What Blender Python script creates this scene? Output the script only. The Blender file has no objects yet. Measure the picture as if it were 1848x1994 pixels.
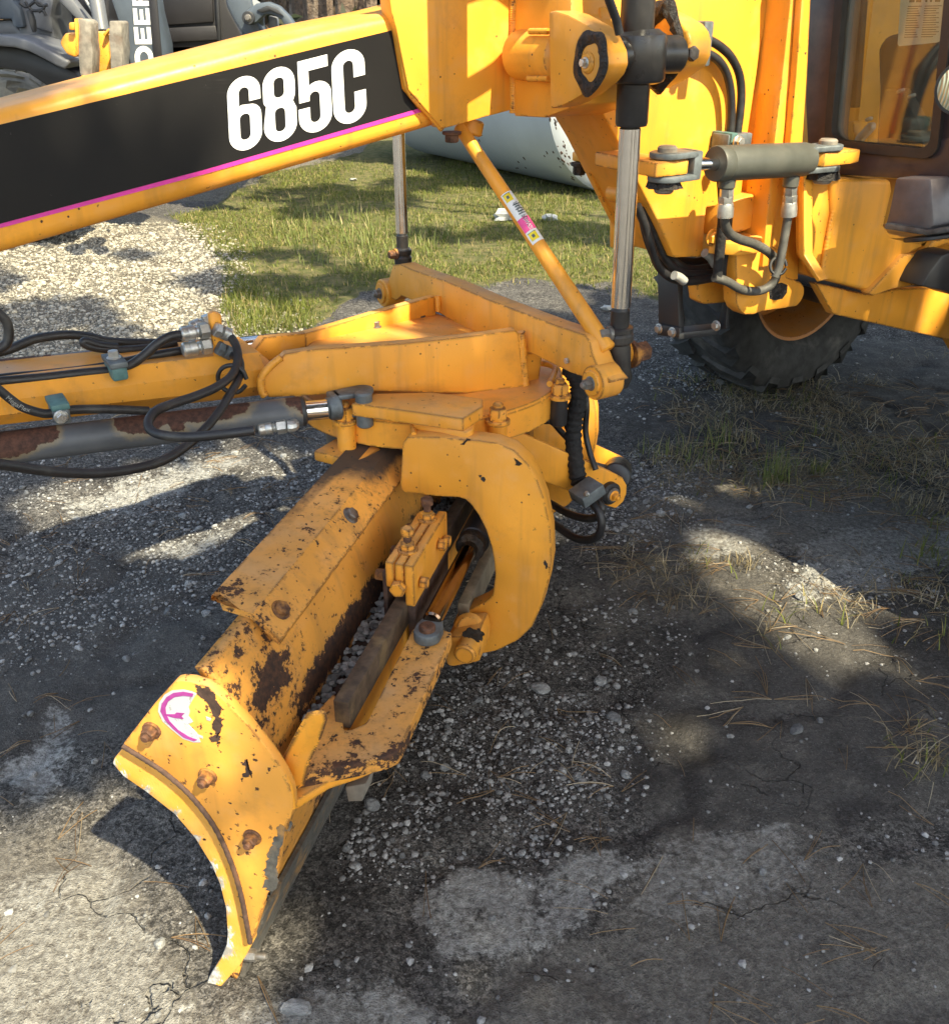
import bpy, bmesh, math, random
import numpy as np
from mathutils import Vector, Matrix

random.seed(7); rng = np.random.default_rng(7)
sc = bpy.context.scene
COL = sc.collection
R = math.radians

# ------------------------------------------------------------------ camera, light, exposure
CAM_H = 1.65; PITCH = 28.0; FPX = 1833.0; IW, IH = 1848.0, 1994.0
SUN_EL, SUN_AZ = 50.0, (0.60, -0.80)          # towards the sun: behind the camera, to its right
cd = bpy.data.cameras.new('camera'); cam = bpy.data.objects.new('camera', cd); COL.objects.link(cam)
cam.location = (0, 0, CAM_H); cam.rotation_euler = (R(90 - PITCH), 0, 0)
cd.sensor_fit = 'VERTICAL'; cd.sensor_height = 36.0; cd.lens = 36.0 * FPX / IH
cd.clip_start = 0.05; cd.clip_end = 500
sc.camera = cam

world = bpy.data.worlds.new('World'); sc.world = world; world.use_nodes = True
nt = world.node_tree; nt.nodes.clear()
sky = nt.nodes.new('ShaderNodeTexSky'); sky.sky_type = 'NISHITA'; sky.sun_disc = False
sky.dust_density = 2.5; sky.ozone_density = .6; sky.sun_elevation = R(SUN_EL); sky.sun_rotation = math.atan2(SUN_AZ[0], SUN_AZ[1])
bg = nt.nodes.new('ShaderNodeBackground'); bg.inputs[1].default_value = 0.15
wo = nt.nodes.new('ShaderNodeOutputWorld')
nt.links.new(sky.outputs[0], bg.inputs[0]); nt.links.new(bg.outputs[0], wo.inputs[0])

SUN = Vector((SUN_AZ[0] * math.cos(R(SUN_EL)), SUN_AZ[1] * math.cos(R(SUN_EL)), math.sin(R(SUN_EL)))).normalized()
sl = bpy.data.lights.new('sun', 'SUN'); sl.energy = 4.1; sl.angle = R(0.53); sl.color = (1.0, 0.90, 0.70)
so = bpy.data.objects.new('sun', sl); COL.objects.link(so)
so.rotation_euler = SUN.to_track_quat('Z', 'Y').to_euler(); so.location = (4, -4, 9)
sc.view_settings.view_transform = 'Standard'; sc.view_settings.look = 'None'
sc.view_settings.exposure = 1.68; sc.view_settings.gamma = 1.0; sc.view_settings.use_curve_mapping = False
sc.view_settings.use_white_balance = True; sc.view_settings.white_balance_temperature = 7050; sc.view_settings.white_balance_tint = 5
sc.cycles.max_bounces = 6; sc.cycles.transparent_max_bounces = 8

# ------------------------------------------------------------------ surveying: sight lines met with real planes
_p = R(PITCH)
CAMP = np.array([0, 0, CAM_H])
def ray(px, py):
    u = (px - IW / 2) / FPX; v = -(py - IH / 2) / FPX
    return np.array([u, math.cos(_p) + v * math.sin(_p), -math.sin(_p) + v * math.cos(_p)])
def on(px, py, plane):
    n, c = plane; n = np.asarray(n, float); d = ray(px, py)
    return CAMP + d * ((c - n @ CAMP) / (n @ d))
def project(V):
    V = np.atleast_2d(np.asarray(V, float)) - CAMP
    f = V[:, 1] * math.cos(_p) - V[:, 2] * math.sin(_p); u = V[:, 1] * math.sin(_p) + V[:, 2] * math.cos(_p)
    f = np.where(f < 1e-3, 1e-3, f)
    return np.stack([IW / 2 + V[:, 0] / f * FPX, IH / 2 - u / f * FPX], 1)
def fwd(P): return P[1] * math.cos(_p) - (P[2] - CAM_H) * math.sin(_p)
K = 0.80
PHI = R(32); TH = R(14.5)
eX = np.array([math.cos(PHI), math.sin(PHI), 0]); gX = np.array([-math.sin(PHI), math.cos(PHI), 0])   # machine: rearwards / to its far side
aX = np.array([math.sin(TH), math.cos(TH), 0]); bX = np.array([math.cos(TH), -math.sin(TH), 0])       # blade: along / behind it
UP = np.array([0, 0, 1.0])
def Wp(w): return (gX, K * w)
def Sp(s): return (eX, K * s)
def zk(z): return CAM_H - K * (CAM_H - z)
def Zp(z): return (UP, zk(z))
def Zr(z): return (UP, z)
def Ap(a): return (aX, a)
def Bp(b): return (bX, b)
def Yp(y): return (np.array([0, 1.0, 0]), y)
def Vp(P0, P1):
    d = np.array(P1) - np.array(P0); d[2] = 0; d /= np.linalg.norm(d)
    n = np.array([-d[1], d[0], 0]); return (n, float(n @ P0))
def shifted(plane, d): return (plane[0], plane[1] + d)
def mk(ox, oy): return lambda pts: [(ox + x / 3.0, oy + y / 3.0) for x, y in pts]
c1, c2, c3, c4, c5, c6, c7 = mk(0, 0), mk(616, 0), mk(1232, 0), mk(0, 616), mk(616, 462), mk(616, 924), mk(154, 1155)

# ------------------------------------------------------------------ node helpers / materials
class NT:
    def __init__(s, name):
        s.m = bpy.data.materials.new(name); s.m.use_nodes = True
        s.t = s.m.node_tree; s.t.nodes.clear()
        s.out = s.n('ShaderNodeOutputMaterial'); s.tc = s.n('ShaderNodeTexCoord')
    def n(s, typ, **kw):
        x = s.t.nodes.new(typ)
        for k, v in kw.items(): setattr(x, k, v)
        return x
    def l(s, a, b): s.t.links.new(a, b)
    def put(s, sock, v):
        if isinstance(v, bpy.types.NodeSocket): s.l(v, sock)
        elif isinstance(v, (tuple, list)) and len(v) == 3 and sock.type == 'RGBA': sock.default_value = (*v, 1)
        else: sock.default_value = v
    def noise(s, scale, detail=4, rough=.55, vec=None, dist=0.0):
        x = s.n('ShaderNodeTexNoise'); x.inputs['Scale'].default_value = scale; x.inputs['Detail'].default_value = detail
        x.inputs['Roughness'].default_value = rough; x.inputs['Distortion'].default_value = dist
        s.l(vec or s.tc.outputs['Object'], x.inputs['Vector']); return x.outputs['Fac']
    def vor(s, scale, vec=None, out='Distance', feature='F1', rnd=1.0):
        x = s.n('ShaderNodeTexVoronoi'); x.feature = feature; x.inputs['Scale'].default_value = scale; x.inputs['Randomness'].default_value = rnd
        s.l(vec or s.tc.outputs['Object'], x.inputs['Vector']); return x.outputs[out]
    def step(s, v, lo, hi, a=0., b=1.):
        x = s.n('ShaderNodeMapRange', interpolation_type='SMOOTHSTEP'); s.put(x.inputs['Value'], v)
        for nm, q in (('From Min', lo), ('From Max', hi), ('To Min', a), ('To Max', b)): s.put(x.inputs[nm], q)
        return x.outputs[0]
    def math(s, op, a, b=0., c=None):
        x = s.n('ShaderNodeMath', operation=op); s.put(x.inputs[0], a); s.put(x.inputs[1], b)
        if c is not None: s.put(x.inputs[2], c)
        return x.outputs[0]
    def mix(s, f, a, b, blend='MIX'):
        x = s.n('ShaderNodeMix', data_type='RGBA', blend_type=blend); s.put(x.inputs[0], f); s.put(x.inputs[6], a); s.put(x.inputs[7], b)
        return x.outputs[2]
    def attr(s, name):
        x = s.n('ShaderNodeAttribute'); x.attribute_name = name; return x.outputs['Fac']
    def scaled(s, sx, sy, sz):
        x = s.n('ShaderNodeMapping'); x.inputs['Scale'].default_value = (sx, sy, sz); s.l(s.tc.outputs['Object'], x.inputs['Vector']); return x.outputs[0]
    def bump(s, h, strength=.3, dist=.01, normal=None):
        x = s.n('ShaderNodeBump'); x.inputs['Strength'].default_value = strength; x.inputs['Distance'].default_value = dist
        s.l(h, x.inputs['Height'])
        if normal: s.l(normal, x.inputs['Normal'])
        return x.outputs[0]
    def bsdf(s, color, rough=.5, metal=0., spec=.5, normal=None, coat=0.):
        x = s.n('ShaderNodeBsdfPrincipled'); s.put(x.inputs['Base Color'], color); s.put(x.inputs['Roughness'], rough); s.put(x.inputs['Metallic'], metal)
        s.put(x.inputs['Specular IOR Level'], spec)
        if coat: x.inputs['Coat Weight'].default_value = coat; x.inputs['Coat Roughness'].default_value = .15
        if normal: s.l(normal, x.inputs['Normal'])
        s.l(x.outputs[0], s.out.inputs[0]); return x

RUST1, RUST2 = (.030, .018, .014), (.095, .042, .022)
def paint(name, base, chip=.35, edge=.6, rough=.42, rust=False, dirt_shade=False, fade=.17):
    t = NT(name)
    big = t.noise(3.1, 3); mid = t.noise(17, 5); fine = t.noise(160, 3)
    col = t.mix(t.step(big, .3, .7), tuple(c * (1 - fade) for c in base), tuple(min(1, c * (1 + fade)) for c in base))
    pale = tuple(c * .8 + .13 for c in base)
    col = t.mix(t.math('MULTIPLY', t.step(mid, .5, .75), .28), col, pale)
    streak = t.noise(1, 4, vec=t.scaled(26, 26, 2.2))
    col = t.mix(t.math('MULTIPLY', t.step(streak, .50, .75), .34), col, (.27, .15, .05))
    grime = t.math('MULTIPLY', t.step(t.noise(6.5, 8, .72), .52, .72), .26); col = t.mix(grime, col, (.20, .115, .045))
    scr = t.math('MULTIPLY', t.step(t.noise(1, 3, .5, vec=t.scaled(14, 240, 60)), .70, .74), t.step(t.noise(4.2, 3), .5, .6)); col = t.mix(t.math('MULTIPLY', scr, .45), col, (.55, .36, .16))
    # fine dust lying on top faces
    geo = t.n('ShaderNodeNewGeometry'); sep = t.n('ShaderNodeSeparateXYZ'); t.l(geo.outputs['Normal'], sep.inputs[0])
    dustf = t.math('MULTIPLY', t.step(sep.outputs[2], .6, .98), t.step(t.noise(9, 5), .3, .8, .06, .42))
    col = t.mix(dustf, col, (.42, .33, .22))
    mask = t.math('MULTIPLY', t.step(t.noise(58, 5, .6), .70 - .10 * chip, .725 - .10 * chip), t.step(t.noise(5.5, 3), .42, .58))
    sp = t.math('MULTIPLY', t.step(t.vor(42), .10 + .06 * chip, .06), t.step(t.noise(7.3, 2), .5 - .12 * chip, .62 - .1 * chip))
    mask = t.math('MAXIMUM', mask, sp)
    if edge:
        bv = t.n('ShaderNodeBevel'); bv.samples = 3; bv.inputs['Radius'].default_value = .008
        dt = t.n('ShaderNodeVectorMath', operation='DOT_PRODUCT'); t.l(bv.outputs[0], dt.inputs[0]); t.l(geo.outputs['Normal'], dt.inputs[1])
        ew = t.step(t.math('SUBTRACT', 1., dt.outputs['Value']), .004, .05)
        ew = t.math('MULTIPLY', ew, t.step(t.noise(34, 4, .7), .62 - .16 * edge, .68 - .16 * edge))
        mask = t.math('MAXIMUM', mask, ew)
    if rust:
        ra = t.attr('rust')
        rm = t.math('ADD', ra, t.math('ADD', t.math('MULTIPLY', t.math('SUBTRACT', t.noise(30, 9, .74), .5), 1.7), t.math('MULTIPLY', t.math('SUBTRACT', t.noise(150, 3, .6), .5), .45)))
        mask = t.math('MAXIMUM', mask, t.step(rm, .50, .56))
        halo = t.step(rm, .30, .56, 0, .6)
        col = t.mix(halo, col, (.42, .20, .055))
    rc = t.mix(t.step(t.noise(75, 6, .65), .35, .68), RUST1, RUST2)
    col = t.mix(mask, col, rc)
    if dirt_shade:
        da = t.math('ADD', t.attr('dirt_shade'), t.math('MULTIPLY', t.math('SUBTRACT', t.noise(22, 6, .7), .5), .9))
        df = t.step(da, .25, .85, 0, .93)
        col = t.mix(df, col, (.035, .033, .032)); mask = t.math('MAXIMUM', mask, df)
    rg = t.step(mask, 0, 1, rough, .85); rg = t.math('ADD', rg, t.math('MULTIPLY', t.math('SUBTRACT', mid, .5), .22))
    hgt = t.math('ADD', t.math('MULTIPLY', mask, -1.2), t.math('MULTIPLY', fine, .22)); hgt = t.math('ADD', hgt, t.math('MULTIPLY', t.noise(14, 2), .5))
    t.bsdf(col, rg, 0, .42, t.bump(hgt, .28, .004)); return t.m

def plain(name, col, rough=.5, metal=0., var=.25, scale=30, bump=.15, dist=.003, spec=.5, tint=None):
    t = NT(name); nz = t.noise(scale, 6, .6)
    c = t.mix(t.step(nz, .25, .75), tuple(x * (1 - var) for x in col), tuple(min(1, x * (1 + var)) for x in col))
    if tint: c = t.mix(t.step(t.noise(scale * .22, 5, .65), .5, .72), c, tint)
    t.bsdf(c, t.step(t.noise(scale * .4, 4), .2, .8, max(.03, rough - .1), min(1, rough + .12)), metal, spec, t.bump(nz, bump, dist)); return t.m

YEL = (.77, .328, .038)
M = {}
M['yellow'] = paint('yellow_paint', YEL, .15, .35)
M['yellow_worn'] = paint('worn_yellow_paint', YEL, .28, 1.3, .5)
M['yellow_rusty'] = paint('rusted_yellow_paint', (.74, .328, .058), .75, .9, .55, rust=True, dirt_shade=True)
M['rim'] = paint('shaded_rim_paint', (.48, .17, .025), .5, .6)  # yellow darkened, the wheel's shade put into the colour
M['black_cyl'] = plain('black_cylinder_paint', (.022, .021, .022), .34, tint=(.05, .045, .04))
M['rubber'] = plain('hose_rubber', (.017, .017, .019), .46, scale=60, bump=.25, tint=(.045, .043, .04))
M['dusty_hose'] = plain('dusty_hose_rubber', (.060, .058, .052), .6, scale=50, bump=.2, tint=(.13, .125, .11))
M['sleeve'] = plain('sleeve_fabric', (.012, .012, .013), .8, scale=120, bump=.7, dist=.006)
M['chrome'] = plain('chrome', (.86, .85, .83), .13, 1., .06, 40, .03)
M['bronzed'] = plain('oily_chrome', (.20, .13, .085), .16, 1., .3, 9, .03, tint=(.34, .27, .2))
M['zinc'] = plain('zinc_fitting', (.46, .46, .44), .34, .75, .2, 50, .12)
M['steel'] = plain('bare_steel', (.20, .19, .175), .5, .6, .4, 40, .4, tint=(.09, .05, .03))
M['bolt'] = plain('grey_bolt', (.16, .15, .14), .5, .5, .4, 60, .4, tint=(.07, .045, .03))
M['rusty_bolt'] = plain('rusty_bolt', (.10, .045, .025), .75, .1, .6, 80, .6, tint=(.45, .2, .04))
M['rust'] = plain('rust_steel', (.060, .034, .025), .82, 0., .5, 55, .6, tint=(.10, .05, .03))
M['grease'] = plain('grease', (.012, .010, .009), .5, 0, .4, 90, 1., .01, tint=(.045, .025, .012))
M['artic'] = plain('greygreen_cylinder_paint', (.065, .068, .058), .5, 0, .2, 14, .1, tint=(.10, .095, .08))
M['cab'] = plain('dark_brown_cab_paint', (.050, .033, .033), .38, 0, .25, 20, .1, tint=(.09, .065, .055))
M['seal'] = plain('rubber_seal', (.02, .018, .018), .5)
M['rail'] = plain('scraped_rail_steel', (.075, .050, .032), .6, .1, .5, 45, .25, .002, tint=(.19, .13, .06))
M['tan_steel'] = plain('dusty_steel', (.20, .165, .115), .85, 0, .3, 24, .5, tint=(.30, .22, .10))
M['teal'] = plain('teal_plastic', (.07, .15, .145), .6, 0, .3, 40)
M['clamp'] = plain('grey_clamp', (.13, .15, .16), .5, .3, .3, 40, tint=(.05, .05, .05))
M['white_vinyl'] = plain('white_vinyl', (.78, .78, .76), .38, 0, .06, 25, .05)
M['pink'] = plain('magenta_stripe', (.62, .035, .30), .4, 0, .1)
M['purple'] = plain('purple_ring', (.30, .045, .23), .5, 0, .15, 60)
M['paper'] = plain('paper', (.60, .66, .62), .6, 0, .05)
M['ink'] = plain('ink', (.10, .12, .12), .6)
M['lab_yellow'] = plain('label_yellow', (.80, .62, .03), .4)
M['lab_pink'] = plain('label_pink', (.70, .07, .26), .4)
M['tyre'] = plain('tyre_rubber', (.040, .040, .040), .8, 0, .35, 18, .5, .006, tint=(.13, .125, .115))
M['dusty_tyre'] = plain('dusty_tyre', (.20, .185, .15), .9, 0, .3, 14, .5, .02, tint=(.33, .3, .24))
M['ldr_grey'] = plain('grey_machine_paint', (.10, .106, .118), .45, 0, .14, 6, tint=(.15, .155, .165))
M['ldr_dark'] = plain('dark_plastic', (.022, .023, .026), .5, 0, .2, 5)
M['ldr_blue'] = plain('bluegrey_paint', (.065, .082, .105), .42, 0, .15, 5, tint=(.10, .12, .145))
M['scuff'] = plain('scuffed_paint', (.085, .08, .07), .8, 0, .4, 70, .5, tint=(.40, .21, .06))
M['black_pan'] = plain('black_sheet_metal', (.016, .015, .017), .42, 0, .25, 4)
M['old_steel'] = plain('old_grey_steel', (.20, .18, .15), .75, 0, .35, 22, .5, tint=(.12, .075, .05))
M['tank'] = plain('white_tank_paint', (.46, .51, .57), .5, 0, .08, 1.2, .05, tint=(.40, .45, .50))
M['seat'] = plain('seat_cloth', (.02, .022, .022), .8)
M['lever'] = plain('grey_lever', (.3, .3, .28), .4)
M['foot'] = plain('purple_grey_paint', (.105, .088, .092), .4, 0, .2, 20, .1, tint=(.14, .125, .12))
M['plastic_bag'] = plain('white_plastic', (.36, .37, .36), .35, 0, .2, 20, .6, .02)
M['bark'] = plain('pine_bark', (.10, .07, .05), .9, 0, .5, 14, 1., .05, tint=(.19, .16, .13))

def cyl_rust():
    t = NT('blue_grey_cylinder_paint'); ra = t.attr('rust')
    rm = t.math('ADD', ra, t.math('MULTIPLY', t.math('SUBTRACT', t.noise(24, 8, .7), .5), .85))
    m = t.step(rm, .48, .54); halo = t.step(rm, .18, .52)
    base = t.mix(t.step(t.noise(8, 4), .3, .7), (.062, .068, .078), (.095, .102, .114))
    col = t.mix(t.math('MULTIPLY', halo, .75), base, (.22, .17, .095))
    col = t.mix(m, col, t.mix(t.step(t.noise(90, 6, .7), .3, .7), (.035, .017, .013), (.10, .045, .03)))
    t.bsdf(col, t.step(m, 0, 1, .42, .85), 0, .4, t.bump(t.math('ADD', t.noise(110, 5), m), .18, .003)); return t.m
M['grey_cyl'] = cyl_rust()
def decal_black():
    t = NT('black_decal')
    scr = t.noise(1, 5, .7, vec=t.scaled(9, 9, 260)); msk = t.step(t.noise(2.6, 4), .55, .74)
    s = t.math('MULTIPLY', t.step(scr, .52, .74), msk)
    col = t.mix(t.math('MULTIPLY', s, .55), (.009, .0085, .009), (.20, .19, .18))
    col = t.mix(t.step(t.noise(70, 5, .7), .68, .74, 0, .5), col, (.09, .085, .08))
    t.bsdf(col, t.step(t.noise(8, 4), .3, .7, .42, .6), 0, .22, t.bump(t.noise(40, 3), .08, .002)); return t.m
M['decal'] = decal_black()
def white_scratched():
    t = NT('white_decal'); a = t.step(t.noise(85, 6, .7), .60, .66, 0, .5)
    a = t.math('MULTIPLY', a, t.step(t.noise(7, 3), .55, .7))
    t.bsdf(t.mix(a, (.80, .81, .82), (.12, .12, .12)), .4); return t.m
M['digits'] = white_scratched()
def torn_decal():
    t = NT('torn_white_decal'); a = t.math('MULTIPLY', t.step(t.noise(75, 5, .7), .60, .64), .8)
    t.bsdf(t.mix(a, (.42, .45, .48), (.22, .19, .16)), .5); return t.m
M['torn'] = torn_decal()
def strip_mat():
    t = NT('scraped_edge_paint'); ra = t.attr('rust')
    n = t.noise(1, 6, .7, vec=t.scaled(300, 300, 80)); rm = t.math('ADD', ra, t.math('MULTIPLY', t.math('SUBTRACT', n, .5), 1.3))
    col = t.mix(t.step(t.noise(20, 4), .3, .7), (.72, .33, .05), (.76, .38, .09))
    col = t.mix(t.step(rm, .55, .62), col, t.mix(t.step(t.noise(60, 5), .4, .6), (.62, .60, .55), (.30, .28, .25)))
    sp = t.step(t.noise(90, 4, .6), .68, .7); col = t.mix(sp, col, RUST1)
    t.bsdf(col, .5, 0, .4, t.bump(n, .3, .003)); return t.m
M['strip'] = strip_mat()
def glass():
    t = NT('cab_glass'); tr = t.n('ShaderNodeBsdfTransparent'); tr.inputs[0].default_value = (.86, .90, .85, 1)
    gl = t.n('ShaderNodeBsdfGlossy'); gl.inputs['Roughness'].default_value = .03
    fr = t.n('ShaderNodeFresnel'); fr.inputs[0].default_value = 1.5
    df = t.n('ShaderNodeBsdfDiffuse'); df.inputs[0].default_value = (.45, .43, .36, 1)
    m1 = t.n('ShaderNodeMixShader'); t.l(t.step(t.noise(12, 6, .7), .35, .8, .015, .06), m1.inputs[0]); t.l(tr.outputs[0], m1.inputs[1]); t.l(df.outputs[0], m1.inputs[2])
    m2 = t.n('ShaderNodeMixShader'); t.l(fr.outputs[0], m2.inputs[0]); t.l(m1.outputs[0], m2.inputs[1]); t.l(gl.outputs[0], m2.inputs[2])
    t.l(m2.outputs[0], t.out.inputs[0]); return t.m
M['glass'] = glass()
def lens():
    t = NT('lamp_lens'); w = t.n('ShaderNodeTexWave'); w.inputs['Scale'].default_value = 60; t.l(t.tc.outputs['Object'], w.inputs['Vector'])
    t.bsdf(t.mix(w.outputs['Fac'], (.30, .33, .22), (.55, .58, .45)), .15, .2, .6, t.bump(w.outputs['Fac'], .4, .004)); return t.m
M['lens'] = lens()

# ------------------------------------------------------------------ object helpers
def link(name, me, mat, parent=None):
    o = bpy.data.objects.new(name, me); COL.objects.link(o)
    if mat is not None and len(me.materials) == 0: me.materials.append(M[mat] if isinstance(mat, str) else mat)
    if parent is not None:
        while parent.parent is not None and parent.parent.parent is not None: parent = parent.parent   # thing > part > sub-part at most
        o.parent = parent
        if parent.parent is None: o.matrix_parent_inverse = Matrix.Translation(-parent.location)
    return o
def fin(name, bm, mat, parent=None, sharp=.6):
    bmesh.ops.recalc_face_normals(bm, faces=bm.faces)
    for f in bm.faces: f.smooth = True
    for ed in bm.edges:
        if len(ed.link_faces) == 2: ed.smooth = ed.calc_face_angle(0) < sharp
    me = bpy.data.meshes.new(name); bm.to_mesh(me); bm.free()
    return link(name, me, mat, parent)
def raw(name, V, F, mat, parent=None, smooth=False):
    me = bpy.data.meshes.new(name)
    V = np.asarray(V, np.float32); F = np.asarray(F, np.int32)
    me.vertices.add(len(V)); me.vertices.foreach_set('co', V.ravel())
    k = F.shape[1]; me.loops.add(F.size); me.loops.foreach_set('vertex_index', F.ravel())
    me.polygons.add(len(F)); me.polygons.foreach_set('loop_start', np.arange(len(F), dtype=np.int32) * k)
    me.polygons.foreach_set('loop_total', np.full(len(F), k, np.int32))
    me.polygons.foreach_set('use_smooth', np.full(len(F), smooth)); me.update(calc_edges=True)
    return link(name, me, mat, parent)
def thing(name, label, cat, loc=(0, 0, 0), group=None):
    o = bpy.data.objects.new(name, None); COL.objects.link(o); o.location = loc; o.empty_display_size = .1
    return tag(o, label, cat, group)
def tag(o, label=None, cat=None, group=None, kind=None):
    for k, v in (('label', label), ('category', cat), ('group', group), ('kind', kind)):
        if v: o[k] = v
    return o

def prism(bm, P, ext, bev=0., seg=2, holes=None):
    P = [Vector(p) for p in P]; ext = Vector(ext)
    va = [bm.verts.new(p) for p in P]; vb = [bm.verts.new(p + ext) for p in P]; n = len(P)
    fs = [bm.faces.new(va), bm.faces.new(vb[::-1])]
    for i in range(n): fs.append(bm.faces.new((va[i], vb[i], vb[(i + 1) % n], va[(i + 1) % n])))
    bmesh.ops.recalc_face_normals(bm, faces=fs)
    if bev:
        es = [ed for ed in {ed for f in fs for ed in f.edges} if ed.calc_face_angle(0) > .5]
        bmesh.ops.bevel(bm, geom=es, offset=bev, segments=seg, profile=.5, affect='EDGES', clamp_overlap=True)
def away(plane, th):
    n = np.asarray(plane[0], float); s = 1 if plane[1] - n @ CAMP > 0 else -1
    return n * s * th
def plate(name, pts, plane, th, mat='yellow', parent=None, bev=.004, seg=2, ext=None):
    bm = bmesh.new(); P = [on(x, y, plane) for x, y in pts]
    prism(bm, P, ext if ext is not None else away(plane, th), bev, seg)
    return fin(name, bm, mat, parent)
def solid(name, P, ext, mat='yellow', parent=None, bev=.004, seg=2):
    bm = bmesh.new(); prism(bm, P, ext, bev, seg); return fin(name, bm, mat, parent)
def frame(d):
    d = Vector(d).normalized(); h = Vector((0, 0, 1)) if abs(d.z) < .9 else Vector((1, 0, 0))
    x = h.cross(d).normalized(); return d, x, d.cross(x)
def add_lathe(bm, A, B, prof, n=24):
    A = Vector(A); B = Vector(B); L = (B - A).length; d, x, y = frame(B - A); rings = []
    for t, r in prof:
        c = A + d * (t * L)
        rings.append([bm.verts.new(c + (x * math.cos(2 * math.pi * k / n) + y * math.sin(2 * math.pi * k / n)) * r) for k in range(n)])
    for a, b in zip(rings, rings[1:]):
        for k in range(n): bm.faces.new((a[k], a[(k + 1) % n], b[(k + 1) % n], b[k]))
    bm.faces.new(rings[0][::-1]); bm.faces.new(rings[-1])
def lathe(name, A, B, prof, mat, parent=None, n=24):
    bm = bmesh.new(); add_lathe(bm, A, B, prof, n); return fin(name, bm, mat, parent)
def rod(name, A, B, r, mat, parent=None, n=24, r2=None, ch=.004):
    r2 = r if r2 is None else r2; L = (Vector(B) - Vector(A)).length; c = min(ch, L * .2, r * .4) / L
    return lathe(name, A, B, [(0, r - c * L), (c, r), (1 - c, r2), (1, r2 - c * L)], mat, parent, n)
def wr(P, rpx): return rpx / FPX * fwd(P)
def rodpx(name, p0, p1, pl0, pl1, r0, mat, parent=None, r1=None, n=24):
    A = on(*p0, pl0); B = on(*p1, pl1)
    return rod(name, A, B, wr(A, r0), mat, parent, n, wr(B, r1 if r1 else r0))
def spline(P, m=8):
    P = [Vector(p) for p in P]; Q = [P[0] * 2 - P[1]] + P + [P[-1] * 2 - P[-2]]; out = []
    for i in range(1, len(Q) - 2):
        p0, p1, p2, p3 = Q[i - 1:i + 3]
        for k in range(m):
            t = k / m
            out.append(.5 * ((2 * p1) + (p2 - p0) * t + (2 * p0 - 5 * p1 + 4 * p2 - p3) * t * t + (3 * p1 - p0 - 3 * p2 + p3) * t ** 3))
    return out + [P[-1]]
def add_tube(bm, P, r, n=10, rf=None):
    prev = None; d0 = None; rings = []
    for i, p in enumerate(P):
        d = (P[min(i + 1, len(P) - 1)] - P[max(i - 1, 0)]).normalized()
        if prev is None: _, x, _ = frame(d)
        else: x = (prev - d * prev.dot(d)).normalized()
        prev = x; y = d.cross(x); rr = r * (rf(i) if rf else 1)
        rings.append([bm.verts.new(p + (x * math.cos(2 * math.pi * k / n) + y * math.sin(2 * math.pi * k / n)) * rr) for k in range(n)])
    for a, b in zip(rings, rings[1:]):
        for k in range(n): bm.faces.new((a[k], a[(k + 1) % n], b[(k + 1) % n], b[k]))
    bm.faces.new(rings[0][::-1]); bm.faces.new(rings[-1])
def tube(name, P, r, mat='rubber', parent=None, n=10, rf=None, m=8):
    bm = bmesh.new(); add_tube(bm, spline(P, m), r, n, rf); return fin(name, bm, mat, parent, 1.2)
def hose(name, pts, plane, rpx, mat='rubber', parent=None, plane2=None, rf=None):
    P = []
    for i, q in enumerate(pts):
        A = on(*q, plane)
        if plane2:
            f = i / (len(pts) - 1); A = A * (1 - f) + on(*q, plane2) * f
        P.append(A)
    return tube(name, P, wr(P[len(P) // 2], rpx), mat, parent, rf=rf)
def weld(name, P, r, parent, mat='yellow'):
    return tube(name, P, r, mat, parent, n=8, rf=lambda i: .94 + .07 * math.cos(i * 2.1) + random.uniform(-.03, .03), m=14)
def add_hex(bm, A, B, r, n=6, chf=.15, rot=0):
    A = Vector(A); B = Vector(B); d, x, y = frame(B - A)
    def ring(c, rr): return [bm.verts.new(c + (x * math.cos(2 * math.pi * k / n + rot) + y * math.sin(2 * math.pi * k / n + rot)) * rr) for k in range(n)]
    L = B - A; rs = [ring(A, r), ring(A + L * (1 - chf), r), ring(B, r * (1 - chf))]
    for a, b in zip(rs, rs[1:]):
        for k in range(n): bm.faces.new((a[k], a[(k + 1) % n], b[(k + 1) % n], b[k]))
    bm.faces.new(rs[0][::-1]); bm.faces.new(rs[-1])
def bolt(P, d, r, h, mat, parent, stub=.0, washer=True, name='bolt'):
    bm = bmesh.new(); P = Vector(P); d = Vector(d).normalized()
    if washer: add_lathe(bm, P - d * .002, P + d * h * .22, [(0, r * 1.32), (.8, r * 1.32), (1, r * 1.2)], 16)
    add_hex(bm, P + d * h * .2, P + d * h, r, rot=random.uniform(0, 1))
    if stub: add_lathe(bm, P + d * h * .9, P + d * (h + stub), [(0, r * .55), (.8, r * .55), (1, r * .42)], 12)
    return fin(name, bm, mat, parent)
def box(name, c, ax, hs, mat, parent=None, bev=.004):
    c = Vector(c); ax = [Vector(v) for v in ax]
    P = [c + ax[0] * hs[0] * sx + ax[1] * hs[1] * sy - ax[2] * hs[2] for sx, sy in ((-1, -1), (1, -1), (1, 1), (-1, 1))]
    return solid(name, P, ax[2] * 2 * hs[2], mat, parent, bev)
EX, GX, AX, BX, ZX = Vector(eX), Vector(gX), Vector(aX), Vector(bX), Vector((0, 0, 1))
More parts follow.
